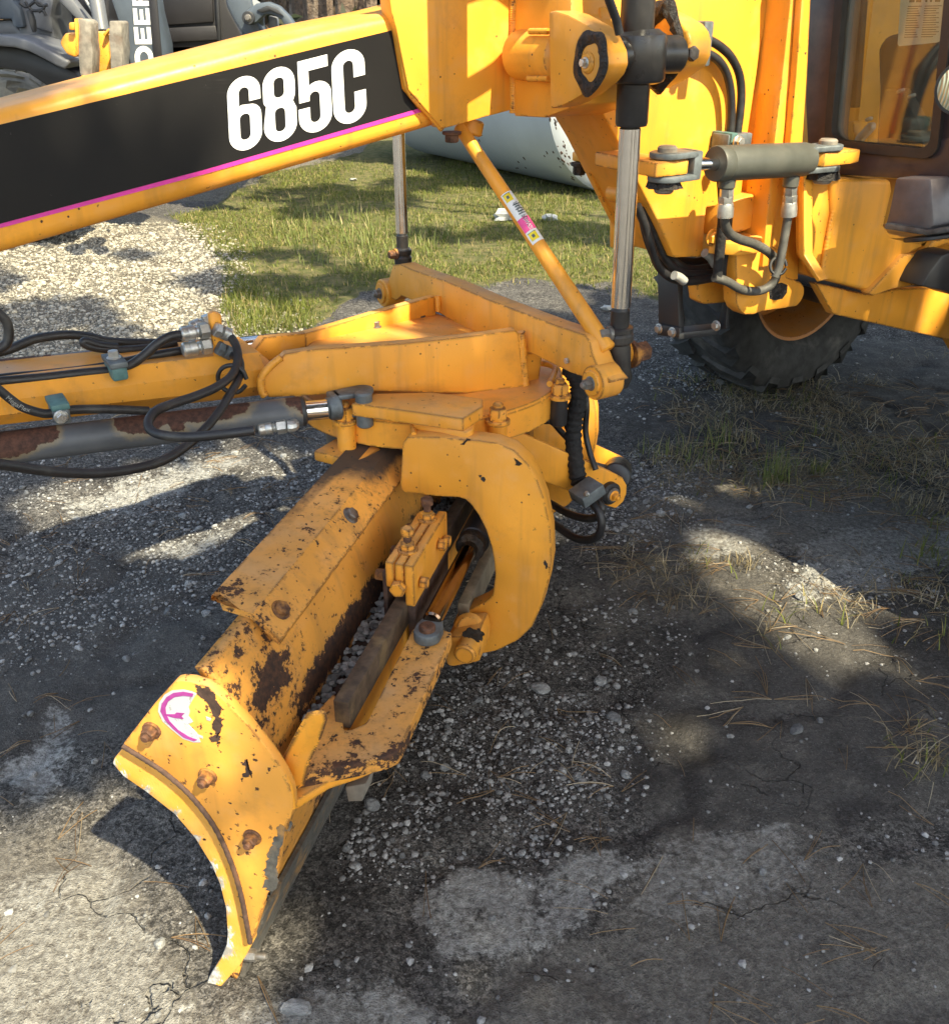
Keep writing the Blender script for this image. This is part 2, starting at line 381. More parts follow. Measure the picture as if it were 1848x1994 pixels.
def fill2d(name, loops, mapf, mat, parent, th=.0012, nrm=None):
    """flat lettering: a filled outline with holes, laid on a plane and given a film's thickness"""
    cu = bpy.data.curves.new(name + '_c', 'CURVE'); cu.dimensions = '2D'; cu.fill_mode = 'BOTH'
    for lp in loops:
        s = cu.splines.new('POLY'); s.points.add(len(lp) - 1); s.use_cyclic_u = True
        for pt, (x, y) in zip(s.points, lp): pt.co = (x, y, 0, 1)
    ob = bpy.data.objects.new('tmp', cu); COL.objects.link(ob)
    dg = bpy.context.evaluated_depsgraph_get(); me = bpy.data.meshes.new_from_object(ob.evaluated_get(dg))
    bpy.data.objects.remove(ob); bpy.data.curves.remove(cu); me.materials.clear(); me.name = name
    for v in me.vertices: v.co = Vector(mapf(v.co.x, v.co.y))
    if nrm is not None:
        bm = bmesh.new(); bm.from_mesh(me)
        r = bmesh.ops.extrude_face_region(bm, geom=bm.faces[:])
        for v in r['geom']:
            if isinstance(v, bmesh.types.BMVert): v.co += Vector(nrm) * th
        bmesh.ops.recalc_face_normals(bm, faces=bm.faces); bm.to_mesh(me); bm.free()
    return link(name, me, mat, parent)
def arc(cx, cy, rx, ry, a0, a1, n=8):
    return [(cx + rx * math.cos(R(a0 + (a1 - a0) * i / n)), cy + ry * math.sin(R(a0 + (a1 - a0) * i / n))) for i in range(n + 1)]
def rrect(x0, y0, x1, y1, r, n=5):
    return arc(x1 - r, y1 - r, r, r, 0, 90, n) + arc(x0 + r, y1 - r, r, r, 90, 180, n) + arc(x0 + r, y0 + r, r, r, 180, 270, n) + arc(x1 - r, y0 + r, r, r, 270, 360, n)
def setattr_f(o, name, vals):
    at = o.data.attributes.new(name, 'FLOAT', 'POINT'); at.data.foreach_set('value', np.asarray(vals, np.float32))

def sdpoly(Q, poly):
    """signed distance in pixels, negative inside"""
    Q = np.asarray(Q, float); poly = np.asarray(poly, float); d = np.full(len(Q), 1e9); ins = np.zeros(len(Q), bool)
    for i in range(len(poly)):
        A = poly[i]; B = poly[(i + 1) % len(poly)]; e_ = B - A; w = Q - A
        t = np.clip((w @ e_) / (e_ @ e_ + 1e-9), 0, 1); d = np.minimum(d, np.hypot(*(w - t[:, None] * e_).T))
        c = ((A[1] <= Q[:, 1]) & (B[1] > Q[:, 1])) | ((B[1] <= Q[:, 1]) & (A[1] > Q[:, 1]))
        ins ^= c & (Q[:, 0] < A[0] + (Q[:, 1] - A[1]) * e_[0] / (e_[1] if abs(e_[1]) > 1e-9 else 1e-9))
    return np.where(ins, -d, d)
def _h(ix, iy, s):
    x = (ix * 374761393 + iy * 668265263 + s * 1442695041) & 0xffffffff
    x = ((x ^ (x >> 13)) * 1274126177) & 0xffffffff
    return ((x ^ (x >> 16)) & 0xffff) / 65535.0
def vnoise(x, y, s=0):
    ix = np.floor(x).astype(np.int64); iy = np.floor(y).astype(np.int64); fx = x - ix; fy = y - iy
    fx = fx * fx * (3 - 2 * fx); fy = fy * fy * (3 - 2 * fy)
    return (_h(ix, iy, s) * (1 - fx) + _h(ix + 1, iy, s) * fx) * (1 - fy) + (_h(ix, iy + 1, s) * (1 - fx) + _h(ix + 1, iy + 1, s) * fx) * fy
def fbm(x, y, s=0, o=4):
    v = 0; a = .5; t = 0
    for i in range(o): v = v + a * vnoise(x * 2 ** i, y * 2 ** i, s + i * 17); t += a; a *= .5
    return v / t

# ------------------------------------------------------------------ the ground
def gz(x, y):
    x = np.asarray(x, float); y = np.asarray(y, float)
    z = (fbm(x * .9, y * .9, 3, 3) - .5) * .035 + (fbm(x * 5, y * 5, 5, 4) - .5) * .022 + (fbm(x * 17, y * 17, 9, 2) - .5) * .007
    ridge = np.abs(fbm(x * 2.2 + 4, y * 2.2, 21, 3) - .5); z -= np.clip(.05 - ridge, 0, .05) * .35
    r = np.hypot(x, y); return z * np.clip(1.4 - r / 40, .2, 1) * np.where(np.hypot(x + .55, y - 1.2) < .25, .5, 1)
def axis(segs):
    o = [segs[0][0]]
    for a, b, st in segs:
        n = max(1, int(round((b - a) / st))); o += list(a + (b - a) * (np.arange(n) + 1) / n)
    return np.array(o)
gx_ = axis([(-120, -30, 10), (-30, -8, 2), (-8, -3.2, .2), (-3.2, 4.2, .026), (4.2, 9, .2), (9, 30, 2), (30, 120, 10)])
gy_ = axis([(-60, -6, 6), (-6, .5, .3), (.5, 4.6, .022), (4.6, 9, .05), (9, 16, .25), (16, 40, 2), (40, 160, 12)])
GXX, GYY = np.meshgrid(gx_, gy_); NX, NY = len(gx_), len(gy_)
gv = np.stack([GXX.ravel(), GYY.ravel(), gz(GXX.ravel(), GYY.ravel())], 1)
ii = np.arange(NX * NY).reshape(NY, NX)
gf = np.stack([ii[:-1, :-1].ravel(), ii[:-1, 1:].ravel(), ii[1:, 1:].ravel(), ii[1:, :-1].ravel()], 1)
GRAVEL = [(-900, 440), (-300, 430), (200, 400), (330, 425), (410, 470), (455, 520), (440, 575), (520, 625), (560, 668), (420, 690), (200, 730), (-900, 800)]
GRASS = [(330, 425), (420, 395), (520, 340), (700, 300), (800, 270), (1200, 330), (1290, 400), (1300, 585), (1200, 560), (1010, 545), (800, 560), (700, 565), (615, 630), (470, 645), (430, 590), (440, 540), (400, 470)]
PALE = [[(790, 1760), (900, 1690), (1050, 1690), (1180, 1640), (1290, 1680), (1200, 1740), (1050, 1840), (880, 1850)],
        [(1340, 1030), (1420, 1010), (1470, 1040), (1420, 1080), (1350, 1070)], [(1500, 1150), (1600, 1060), (1848, 990), (1900, 1080), (1700, 1150), (1560, 1180)],
        [(1290, 1640), (1500, 1610), (1620, 1650), (1560, 1760), (1330, 1800), (1180, 1790)], [(-40, 1760), (200, 1650), (340, 1800), (400, 1994), (200, 2100), (-100, 2100)],
        [(90, 960), (480, 870), (500, 900), (350, 970), (130, 1030)], [(260, 1080), (440, 1010), (520, 1040), (400, 1080)], [(420, 1960), (700, 1900), (860, 2000), (600, 2100), (400, 2100)],
        [(-40, 1500), (120, 1400), (160, 1460), (60, 1560)]]
TAN = [[(1150, 1800), (1300, 1630), (1600, 1610), (1700, 1690), (1848, 1680), (1950, 2150), (850, 2150), (1000, 1900)], [(-100, 1640), (230, 1620), (360, 1800), (420, 1960), (700, 1900), (900, 2150), (-200, 2150)], [(1050, 1120), (1300, 1100), (1500, 1180), (1300, 1250), (1080, 1200)], [(1240, 900), (1640, 880), (1848, 960), (1848, 1100), (1500, 1060), (1200, 1040)]]
MUD_SHADE = [[(1120, 1090), (1300, 1060), (1860, 1180), (1900, 1560), (1640, 1600), (1480, 1590), (1320, 1600), (1230, 1480), (1290, 1300), (1130, 1180)], [(-60, 1120), (300, 1080), (420, 1180), (250, 1400), (-60, 1500)], [(1200, 740), (1900, 640), (1900, 870), (1240, 860)]]  # first two are mud; the third stands in for shade around the tyre
def masks(V):
    x, y = V[:, 0], V[:, 1]; q = project(np.stack([x, y, 0 * x], 1)); q = np.where((y > .3)[:, None], q, -9999)
    wob = (fbm(x * 3, y * 3, 31, 4) - .5)
    sy = np.clip((q[:, 1] - 300) / 900, .15, 1)
    f = lambda poly, soft, amp: np.clip(.5 - (sdpoly(q, poly) / sy + wob * amp) / soft, 0, 1)
    return q, f(GRAVEL, 150, 260), f(GRASS, 50, 120), np.max([f(p, 55, 130) for p in PALE], 0), np.max([f(p, 110, 160) for p in TAN], 0), np.max([f(p, 120, 160) for p in MUD_SHADE], 0)
q_, m_gravel, m_grass, m_pale, m_tan, m_mud_shade = masks(gv)
far = gv[:, 1] > 9.5
m_grass = np.where(far & (gv[:, 0] > -1.5), 1, m_grass); m_gravel = np.where(far & (gv[:, 0] < -1.5), .8, m_gravel)
def ground_mat():
    t = NT('packed_dirt')
    n1 = t.noise(1.6, 5, .6); n2 = t.noise(9, 7, .68); n3 = t.noise(60, 6, .7); n4 = t.noise(240, 3, .6)
    col = t.mix(t.step(n1, .32, .68), (.060, .056, .053), (.104, .098, .092))
    col = t.mix(t.step(n2, .44, .72, 0, .75), col, (.170, .158, .142))
    col = t.mix(t.step(n2, .42, .28, 0, .7), col, (.044, .041, .039))
    # aggregate: every grain its own shade
    for sc_, am_ in ((115, .95), (270, .8)):
        gc = t.vor(sc_, out='Color'); sg = t.n('ShaderNodeSeparateColor'); t.l(gc, sg.inputs[0])
        f_ = t.step(sg.outputs[0], 0, 1, 1 - am_ * .55, 1 + am_ * .75); cmb = t.n('ShaderNodeCombineColor'); [t.l(f_, cmb.inputs[k]) for k in range(3)]
        col = t.mix(t.step(t.math('ADD', t.attr('mud'), t.math('MULTIPLY', t.math('SUBTRACT', n2, .5), .9)), .2, .8, .92, .22), col, cmb.outputs[0], 'MULTIPLY')
    # grit: tiny stones pressed in
    v = t.vor(170); vc = t.vor(170, out='Color'); sepc = t.n('ShaderNodeSeparateColor'); t.l(vc, sepc.inputs[0])
    grit = t.math('MULTIPLY', t.step(v, .42, .26), t.step(sepc.outputs[0], .50, .54)); grit = t.math('MULTIPLY', grit, t.math('ADD', t.math('MULTIPLY', t.attr('stony'), .9), t.step(t.noise(3.3, 5, .6), .42, .7, .16, .6)))
    col = t.mix(t.math('MULTIPLY', grit, .8), col, t.mix(sepc.outputs[1], (.17, .165, .155), (.42, .41, .39)))
    v2 = t.vor(72); v2c = t.vor(72, out='Color'); s2 = t.n('ShaderNodeSeparateColor'); t.l(v2c, s2.inputs[0])
    grit2 = t.math('MULTIPLY', t.step(v2, .46, .32), t.math('MULTIPLY', t.step(s2.outputs[0], .78, .81), t.math('ADD', t.attr('stony'), .12)))
    col = t.mix(t.math('MULTIPLY', grit2, .75), col, t.mix(s2.outputs[1], (.17, .165, .155), (.42, .41, .39)))
    pa = t.math('ADD', t.math('MULTIPLY', t.attr('pale'), .80), t.math('ADD', t.math('MULTIPLY', t.math('SUBTRACT', t.noise(11, 10, .74), .5), 2.0), t.math('MULTIPLY', t.math('SUBTRACT', t.noise(60, 8, .75), .5), 1.4)))
    pf = t.step(pa, .42, .80, 0, .80); col = t.mix(pf, col, t.mix(t.step(n3, .3, .7), (.24, .235, .22), (.60, .60, .575)))
    ta = t.math('ADD', t.math('MULTIPLY', t.attr('tan'), .8), t.math('ADD', t.math('MULTIPLY', t.math('SUBTRACT', t.noise(6, 9, .7), .5), 1.4), t.math('MULTIPLY', t.math('SUBTRACT', t.noise(48, 8, .75), .5), 1.2)))
    col = t.mix(t.step(ta, .34, .66, 0, .62), col, t.mix(t.step(n3, .35, .7), (.15, .135, .118), (.31, .29, .255)))
    wv = t.n('ShaderNodeVectorMath', operation='ADD'); nzc = t.n('ShaderNodeTexNoise'); nzc.inputs['Scale'].default_value = 4; nzc.inputs['Detail'].default_value = 5
    t.l(t.tc.outputs['Object'], nzc.inputs['Vector']); sv = t.n('ShaderNodeVectorMath', operation='SCALE'); sv.inputs['Scale'].default_value = .35; t.l(nzc.outputs['Color'], sv.inputs[0])
    t.l(t.tc.outputs['Object'], wv.inputs[0]); t.l(sv.outputs[0], wv.inputs[1])
    crk = t.vor(3.4, vec=wv.outputs[0], feature='DISTANCE_TO_EDGE'); crack = t.math('MULTIPLY', t.step(crk, .013, .002), t.step(t.noise(2.3, 4), .53, .62))
    crack = t.math('MULTIPLY', crack, t.step(t.attr('gravel'), .3, .1)); col = t.mix(t.math('MULTIPLY', crack, .4), col, (.018, .016, .014))
    col = t.mix(t.step(t.noise(130, 5, .75), .38, .62, 0, .55), col, t.mix(.5, col, (.02, .019, .018)))
    # pale crushed stone further off
    ga = t.step(t.math('ADD', t.attr('gravel'), t.math('MULTIPLY', t.math('SUBTRACT', t.noise(7, 6, .7), .5), .7)), .35, .7)
    gvo = t.vor(62); gvc = t.vor(62, out='Color'); s3 = t.n('ShaderNodeSeparateColor'); t.l(gvc, s3.inputs[0])
    gcol = t.mix(s3.outputs[0], (.22, .20, .155), (.44, .41, .345)); gcol = t.mix(t.step(gvo, .30, .55, 0, .75), gcol, (.12, .105, .085))
    gcol = t.mix(t.step(t.noise(2.2, 5), .52, .66, 0, .6), gcol, (.15, .12, .09))
    col = t.mix(ga, col, gcol)
    gr = t.step(t.math('ADD', t.attr('grass'), t.math('MULTIPLY', t.math('SUBTRACT', n2, .5), .7)), .35, .65)
    col = t.mix(gr, col, t.mix(t.step(t.noise(11, 5), .35, .65), (.075, .085, .028), (.16, .14, .065)))
    h = t.math('ADD', t.math('ADD', t.math('MULTIPLY', crack, -1.6), t.math('MULTIPLY', n2, .6)), t.math('MULTIPLY', n3, .55)); h = t.math('ADD', h, t.math('MULTIPLY', n4, .18))
    h = t.math('ADD', h, t.math('MULTIPLY', t.math('ADD', grit, grit2), .5)); h = t.math('ADD', h, t.math('MULTIPLY', t.math('MULTIPLY', ga, t.step(gvo, .6, .1)), 1.6))
    t.bsdf(col, .9, 0, .22, t.bump(h, 1.0, .022)); return t.m
M['ground'] = ground_mat()
ground = raw('ground', gv, gf, 'ground', smooth=True); tag(ground, kind='structure')
for nm, vals in (('gravel', m_gravel), ('grass', m_grass), ('pale', m_pale), ('tan', m_tan), ('mud', m_mud_shade)): setattr_f(ground, nm, vals)

# ------------------------------------------------------------------ the motor grader
G = thing('motor_grader', 'yellow motor grader with 685C on its black boom and an angled blade', 'grader', (0.1, 2.4, 0))

# --- boom
PB = Wp(2.333)
boom = plate('boom', [(-330, 296), (0, 213), (300, 134), (616, 52), (768, 22), (875, -5), (875, 238), (838, 250), (400, 380), (0, 497), (-330, 595)], PB, .26 * K, parent=G, bev=.026, seg=4)
dk = [(-330, 326), (0, 243), (763, 59), (768, 87), (783, 173), (815, 213), (400, 330), (0, 436), (-330, 526)]
plate('decal_band', dk, shifted(PB, -.0015), .003, 'decal', boom, bev=0)
plate('stripe', [(-330, 526.5), (0, 436.5), (400, 330.5), (814, 212), (821, 218), (400, 339), (0, 444.5), (-330, 535)], shifted(PB, -.0018), .003, 'pink', boom, bev=0)
w_, h_ = 64., 142.
GL = {
 '6': [[(64, 50)] + arc(32, 31, 32, 31, 0, -180, 14) + arc(32, 111, 32, 31, 180, 0, 14) + arc(43, 78, 21, 22, 0, -90, 6) + [(34, 55)] + arc(28, 60, 6, 6, 270, 180, 3) + arc(32, 31, 10, 10, 180, 360, 8) + [(42, 50)], rrect(22, 72, 42, 122, 9)],
 '8': [arc(32, 32, 31, 32, 0, -180, 14) + [(1, 48)] + arc(9, 58, 8, 12, 180, 120, 3) + [(6, 70)] + arc(32, 110, 32, 32, 190, -10, 16) + [(64, 84), (58, 70), (62, 60), (63, 48)], rrect(22, 20, 42, 58, 9), rrect(22, 78, 42, 123, 9)],
 '5': [[(2, 0), (60, 0), (60, 22), (22, 22), (22, 50)] + arc(38, 72, 26, 26, 230, 360, 8) + arc(32, 111, 32, 31, 0, 180, 14) + [(0, 92), (22, 92)] + arc(32, 113, 10, 10, 180, 0, 8) + arc(32, 74, 10, 10, 0, -180, 8) + [(22, 80), (2, 80)]],
 'C': [[(64, 56)] + arc(32, 32, 32, 32, 0, -180, 14) + arc(32, 110, 32, 32, 180, 0, 14) + [(64, 84), (42, 84)] + arc(32, 112, 10, 10, 0, 180, 8) + arc(32, 31, 10, 10, 180, 360, 8) + [(42, 56)]],
}
PD = shifted(PB, -.0030)
for ch, xc, yt, yb in (('6', 477, 149, 292), ('8', 545, 131, 275), ('5', 613, 113, 257), ('C', 680, 97, 240)):
    def mp(lx, ly, xc=xc, yt=yt, yb=yb): return on(xc + (lx - 32) + ly / 142 * 7 - 3.5, yt + (yb - yt) * ly / 142 - .257 * (lx - 32), PD)
    o = fill2d('number', GL[ch], mp, 'digits', boom, .002, gX); o['label'] = 'white character %s of the boom number' % ch

# --- gusset over the boom's rear end, welded to the lift arm
PC = Wp(2.305)
gus = plate('gusset_plate', [(763, 25), (772, 55), (796, 175), (862, 251), (885, 245), (944, 228), (1001, 213), (1004, -70), (750, -70)], PC, .045, parent=G, bev=.003)
weld('weld_bead', [on(1001, y, shifted(PC, -.004)) for y in range(-60, 225, 20)], .011, gus)
weld('weld_bead', [on(x, y, shifted(PC, .012)) for x, y in ((764, 30), (772, 58), (783, 112), (796, 176), (828, 214), (861, 252))], .007, gus)
P_arm = Sp(1.555)
arm = plate('lift_arm', [(1001, -70), (1110, -70), (1112, 30), (1140, 95), (1128, 204), (1060, 229), (1001, 226)], P_arm, .20 * K, parent=G, bev=.004)
plate('arm_rib', [(1112, 15), (1169, 13), (1170, 50), (1146, 52), (1090, 24)], Sp(1.64), .10, parent=arm)
A = on(1012, 108, Sp(1.50)); Bq = on(1082, 112, Sp(1.53))
rod('pin_boss', on(1009, 107, Sp(1.56)), on(1105, 111, Sp(1.56)) , wr(A, 47), 'yellow', arm, ch=.012)
weld('weld_bead', [on(x, 61, Sp(1.515)) for x in (1032, 1045, 1058, 1068)], .006, arm)
weld('weld_bead', [on(x, 153, Sp(1.515)) for x in (1029, 1042, 1055, 1068)], .006, arm)
near = c2([(1355, 70), (1395, 62), (1470, 85), (1590, 150), (1650, 215), (1688, 300), (1694, 380), (1672, 440), (1630, 490), (1570, 540), (1480, 595), (1420, 622), (1365, 634)])
P_cl = Sp(1.49)
clv = plate('clevis_plate', near, P_cl, .052, parent=G, bev=.004)
cen = on(1145, 122, P_cl)
def blob(name, c, d, r, h, parent, seed, mat='grease', asp=1.25):
    """an irregular smear of grease round a pin"""
    rnd = random.Random(seed); bm = bmesh.new(); d, x, y = frame(d); c = Vector(c); n = 36
    wob = [1 + sum(am * math.sin(m * 6.2832 * k / n + phs) for m, am, phs in [(m, rnd.uniform(.02, .07), rnd.uniform(0, 6)) for m in (2, 3, 5, 8)] ) for k in range(n)] if False else None
    hs = [(m, rnd.uniform(.02, .06), rnd.uniform(0, 6)) for m in (2, 3, 5, 7)]
    def ring(f, hh): return [bm.verts.new(c + d * (hh * rnd.uniform(.6, 1.2)) + (x * math.cos(6.2832 * k / n) + y * asp * math.sin(6.2832 * k / n)) * r * f * (1 + sum(am * math.sin(m * 6.2832 * k / n + ph + f * 3) for m, am, ph in hs))) for k in range(n)]
    rs = [ring(1.0, .001), ring(.86, h), ring(.66, h), ring(.55, .001)]
    for a, b in zip(rs, rs[1:]):
        for k in range(n): bm.faces.new((a[k], a[(k + 1) % n], b[(k + 1) % n], b[k]))
    return fin(name, bm, mat, parent)
blob('grease', on(1150, 121, P_cl), -EX, wr(cen, 54), .006, clv, 3, asp=1.08)
rod('pin', Vector(cen) - EX * .006, Vector(cen) + EX * .06, wr(cen, 20), 'yellow', clv)
bolt(Vector(cen) - EX * .006, -EX, wr(cen, 8), .011, 'zinc', clv)
bolt(on(1194, 119, Sp(1.56)), -GX, .011, .02, 'bolt', clv, name='grease_fitting')
farp = c3([(100, 60), (160, 62), (235, 98), (300, 140), (335, 185), (350, 240), (345, 330), (318, 390), (270, 425), (190, 480), (100, 525)])
P_cf = Sp(1.79)
clf = plate('clevis_plate', [(x - 6, y) for x, y in farp], P_cf, .060, parent=G, bev=.006, seg=3)
blob('grease', on(1288, 92, P_cf), -EX, .06, .014, clf, 5, asp=1.5)
bolt(on(1339, 104, Sp(1.80)), -GX, .014, .02, 'bolt', clf, name='grease_fitting')

# --- lift cylinders
def unit(A, B): v = Vector(B) - Vector(A); return v.normalized()
cyl = thing('lift_cylinder', None, None); cyl.parent = G; cyl.matrix_parent_inverse = Matrix.Translation(-G.location)
PL = Wp(1.913)
T0 = on(1243, 0, PL); T1 = on(1229, 245, PL); ax_ = unit(T1, T0)
Tup = Vector(T0) + ax_ * .30
rb = wr(T1, 31.5)
lathe('barrel', T1, Tup, [(0, rb * .94), (.012, rb), (.98, rb), (1, rb * .95)], 'black_cyl', cyl, 32)
kc = Vector(on(1243, 110, PL)); lathe('trunnion_collar', kc - ax_ * wr(T1, 47), kc + ax_ * wr(T1, 46), [(0, .038), (.04, .050), (.10, .053), (.80, .053), (.90, .050), (.95, .042), (1, .036)], 'black_cyl', cyl, 36)
tc = Vector(on(1243, 108, PL))
rod('trunnion_pin', tc - EX * .078, tc + EX * .10, wr(T1, 34), 'black_cyl', cyl)
R0 = on(1227, 246, PL); R1 = on(1208, 600, PL); rr = .0215
rod('rod', R0, R1, rr, 'chrome', cyl); R2 = on(1206, 640, PL)
rod('rod_sleeve', R1, R2, rr * .96, 'black_cyl', cyl)
R3 = on(1205, 668, PL)
lathe('rod_nut', on(1206, 634, PL), R3, [(0, .024), (.1, .030), (.3, .030), (.36, .027), (.5, .031), (.85, .031), (1, .026)], 'black_cyl', cyl)
R4 = on(1206, 752, PL)
lathe('rod_eye', R3, R4, [(0, .024), (.12, .026), (.6, .026), (.8, .029), (1, .020)], 'black_cyl', cyl)
bolt(on(1188, 650, PL), -EX + GX * .2, .013, .026, 'steel', cyl)
bolt(on(1226, 690, shifted(PL, .02)), EX, .024, .05, 'rusty_bolt', cyl, name='cross_pin')
cyl = thing('lift_cylinder', None, None); cyl.parent = G; cyl.matrix_parent_inverse = Matrix.Translation(-G.location)
PF = Wp(3.037)
F0 = on(776, 250, PF); F1 = on(783, 456, PF); fa = unit(F1, F0); rf_ = wr(F1, 11.8)
rod('rod', F1, Vector(F0) + fa * .14, rf_, 'chrome', cyl)
rod('barrel', Vector(F0) + fa * .12, Vector(F0) + fa * .75, rf_ * 1.9, 'ldr_grey', cyl)
rod('rod_sleeve', F1, on(784, 486, PF), rf_ * .97, 'black_cyl', cyl)
F2 = on(784.5, 482, PF); F3 = on(785, 514, PF)
lathe('rod_nut', F2, F3, [(0, .019), (.12, .025), (.35, .025), (.45, .022), (.6, .026), (1, .024)], 'black_cyl', cyl)
rod('rod_eye', F3, on(786, 560, PF), .022, 'black_cyl', cyl)
bolt(on(771, 495, PF), -EX, .012, .022, 'rusty_bolt', cyl)

# --- cross beam carried by the lift cylinders
PX = Sp(1.56)
beam = plate('cross_beam', [(757, 544), (765, 516), (779, 514), (800, 524), (872, 549), (950, 583), (1010, 606), (1075, 631), (1138, 652), (1147, 664), (1153, 690), (1160, 708), (1190, 745), (1150, 752), (1135, 734), (1109, 725), (1032, 688), (1024, 690), (1016, 756), (985, 756), (905, 640), (849, 606), (809, 588), (781, 576), (770, 585), (752, 575)], PX, .050, 'yellow_worn', parent=G, bev=.003)
bc = on(1162, 744, PX); rbn = wr(bc, 34)
boss = lathe('boss', Vector(bc) - EX * .012, Vector(bc) + EX * .046, [(0, rbn * .96), (.06, rbn), (.94, rbn), (1, rbn * .96)], 'yellow_worn', beam, 40)
rod('boss_ring', Vector(bc) - EX * .018, Vector(bc) - EX * .008, rbn * .74, 'yellow', beam, 32)
bolt(Vector(bc) - EX * .016, -EX, wr(bc, 11), .020, 'steel', beam, .006)
bf = on(750, 570, PX); rbf = wr(bf, 27)
rod('boss', Vector(bf) - EX * .012, Vector(bf) + EX * .05, rbf, 'yellow', beam, 36)
rod('boss_ring', Vector(bf) - EX * .018, Vector(bf) - EX * .008, rbf * .72, 'yellow', beam, 32)
bolt(Vector(bf) - EX * .014, -EX, wr(bf, 9), .02, 'steel', beam, .006)
bolt(on(1106, 702, PX), -EX, .007, .008, 'zinc', beam, washer=False)

# --- circle (turntable)
c0 = on(1085, 735, Zr(zk(.655))); c1_ = on(605, 812, Zr(zk(.57)))
zt, zb = zk(.655), zk(.565)
CC = Vector((-.115, 2.255, 0)); CR = .335
circ = lathe('turntable', (CC.x, CC.y, zb), (CC.x, CC.y, zt), [(0, CR * .97), (.06, CR), (.92, CR), (1, CR * .985)], 'yellow_worn', G, 96)
rod('turntable_core', (CC.x, CC.y, zb - .10), (CC.x, CC.y, zb + .01), CR * .80, 'black_cyl', circ, 48)
def shoe(px, top, bot, ang, mat='yellow_worn', dark=False):
    P0 = Vector(on(px, top, (np.array([0, 1, 0]), CC.y - math.cos(ang) * (CR + .012))))
    return P0
for px, yt, yb, zz in ((672, 792, 838, None), (970, 803, 845, None), (1091, 728, 774, None)):
    ud = Vector((CC.x, CC.y, 0))
    # stand each clamp post on the rim: find the rim bearing along this sight line
    best = min((abs(project([CC.x + math.sin(t) * (CR + .02), CC.y - math.cos(t) * (CR + .02), zb + .03])[0][0] - px), t) for t in np.linspace(-1.5, 1.75, 400))[1]
    d = Vector((math.sin(best), -math.cos(best), 0)); P0 = Vector((CC.x, CC.y, 0)) + d * (CR + .016)
    cl = rod('clamp_post', (P0.x, P0.y, zb - .012), (P0.x, P0.y, zt - .005), .021, 'black_cyl' if px > 1000 else 'yellow', circ)
    bolt((P0.x, P0.y, zt - .012), ZX, .021, .034, 'yellow_worn', cl, .012, name='nut')
    tg = Vector((-d.y, d.x, 0))
    if px < 1000:
        box('clamp_shoe', (P0.x + d.x * .0, P0.y + d.y * .0, zb - .020), [tg, d, ZX], (.062, .045, .013), 'yellow_worn', circ, .006)
        box('clamp_shadow_gap', (P0.x - d.x * .03, P0.y - d.y * .03, zb - .045), [tg, d, ZX], (.05, .02, .016), 'grease', circ, .004)  # dark block standing in for the shade under the shoe

# --- drawbar: two converging webs, deck plate and the box beam forward
zw = zk(.81); zf = zk(.742)
def web(name, rb_, lb_, pts, th, parent):
    pl = Vp(on(*rb_, Zr(zt)), on(*lb_, Zr(zt + .047)))
    return plate(name, pts, pl, th, 'yellow_worn', parent, bev=.0018), pl
draw = thing('drawbar', None, None); draw.parent = G; draw.matrix_parent_inverse = Matrix.Translation(-G.location)
nw, PNW = web('web_plate', (1026, 752), (524, 774), [(556, 689), (616, 680), (700, 675), (783, 669), (900, 657), (1004, 643), (1010, 650), (1022, 752), (911, 766), (731, 762), (640, 768), (524, 774), (514, 758), (513, 738), (520, 725)], .028, draw)
weld('weld_bead', [on(x, y, shifted(PNW, -.006)) for x, y in ((1014, 646), (1016, 668), (1018, 690), (1019, 712), (1021, 735), (1023, 750))], .011, draw)
weld('weld_bead', [on(x, y, shifted(PNW, -.01)) for x, y in ((915, 763), (940, 760), (970, 757), (1000, 753), (1026, 750))], .009, draw)
weld('weld_bead', [on(x, y, shifted(PNW, .002)) for x, y in ((548, 696), (530, 710), (514, 728), (508, 742), (510, 760), (516, 772))], .009, draw)
FA = on(850, 612, Zr(zf)); FB = on(596, 668, Zr(zf + .03)); PFW = Vp(FA, FB)
plate('web_plate', [(596, 649), (660, 631), (729, 610), (838, 579), (849, 577), (850, 640), (729, 660), (596, 690)], PFW, .024, 'yellow_worn', draw, bev=.0018)
plate('web_plate', [(492, 687), (516, 657), (596, 649), (597, 700), (492, 705)], PFW, .024, 'yellow_worn', draw, bev=.0018)
weld('weld_bead', [on(x, y, Sp(1.552)) for x, y in ((852, 576), (853, 590), (853, 606))], .009, draw)
dp = [on(x, y, Zr(zf + max(0, 851 - x) * .00012)) for x, y in ((560, 700), (614, 662), (730, 637), (851, 610), (960, 652), (1010, 672), (1005, 690))]
solid('deck_plate', dp, (0, 0, -.014), 'yellow_worn', draw, .002)
for x, y in ((732, 637), (818, 616)): bolt(on(x, y, Zr(zf + max(0, 851 - x) * .00012)), ZX, .011, .016, 'bolt', draw)
pb = plate('tag_plate', [(575, 754), (584, 718), (605, 722), (597, 760)], shifted(PNW, -.006), .008, 'yellow', draw, bev=.002)
bolt(on(590, 745, shifted(PNW, -.006)), -Vector(PNW[0]), .006, .005, 'grease', pb, washer=False)
for x, y in ((590, 731), (596, 732), (586, 756), (592, 757)): rod('rivet', on(x, y, shifted(PNW, -.010)), on(x, y, shifted(PNW, -.005)), .004, 'yellow', pb, 10, ch=.002)
# box beam
PBM = Wp(2.39)
plate('box_beam', [(-200, 782), (0, 752), (200, 728), (418, 702), (470, 698), (540, 690), (545, 772), (520, 777), (330, 800), (0, 838), (-200, 862)], PBM, .19, 'yellow', draw, bev=.040, seg=1)

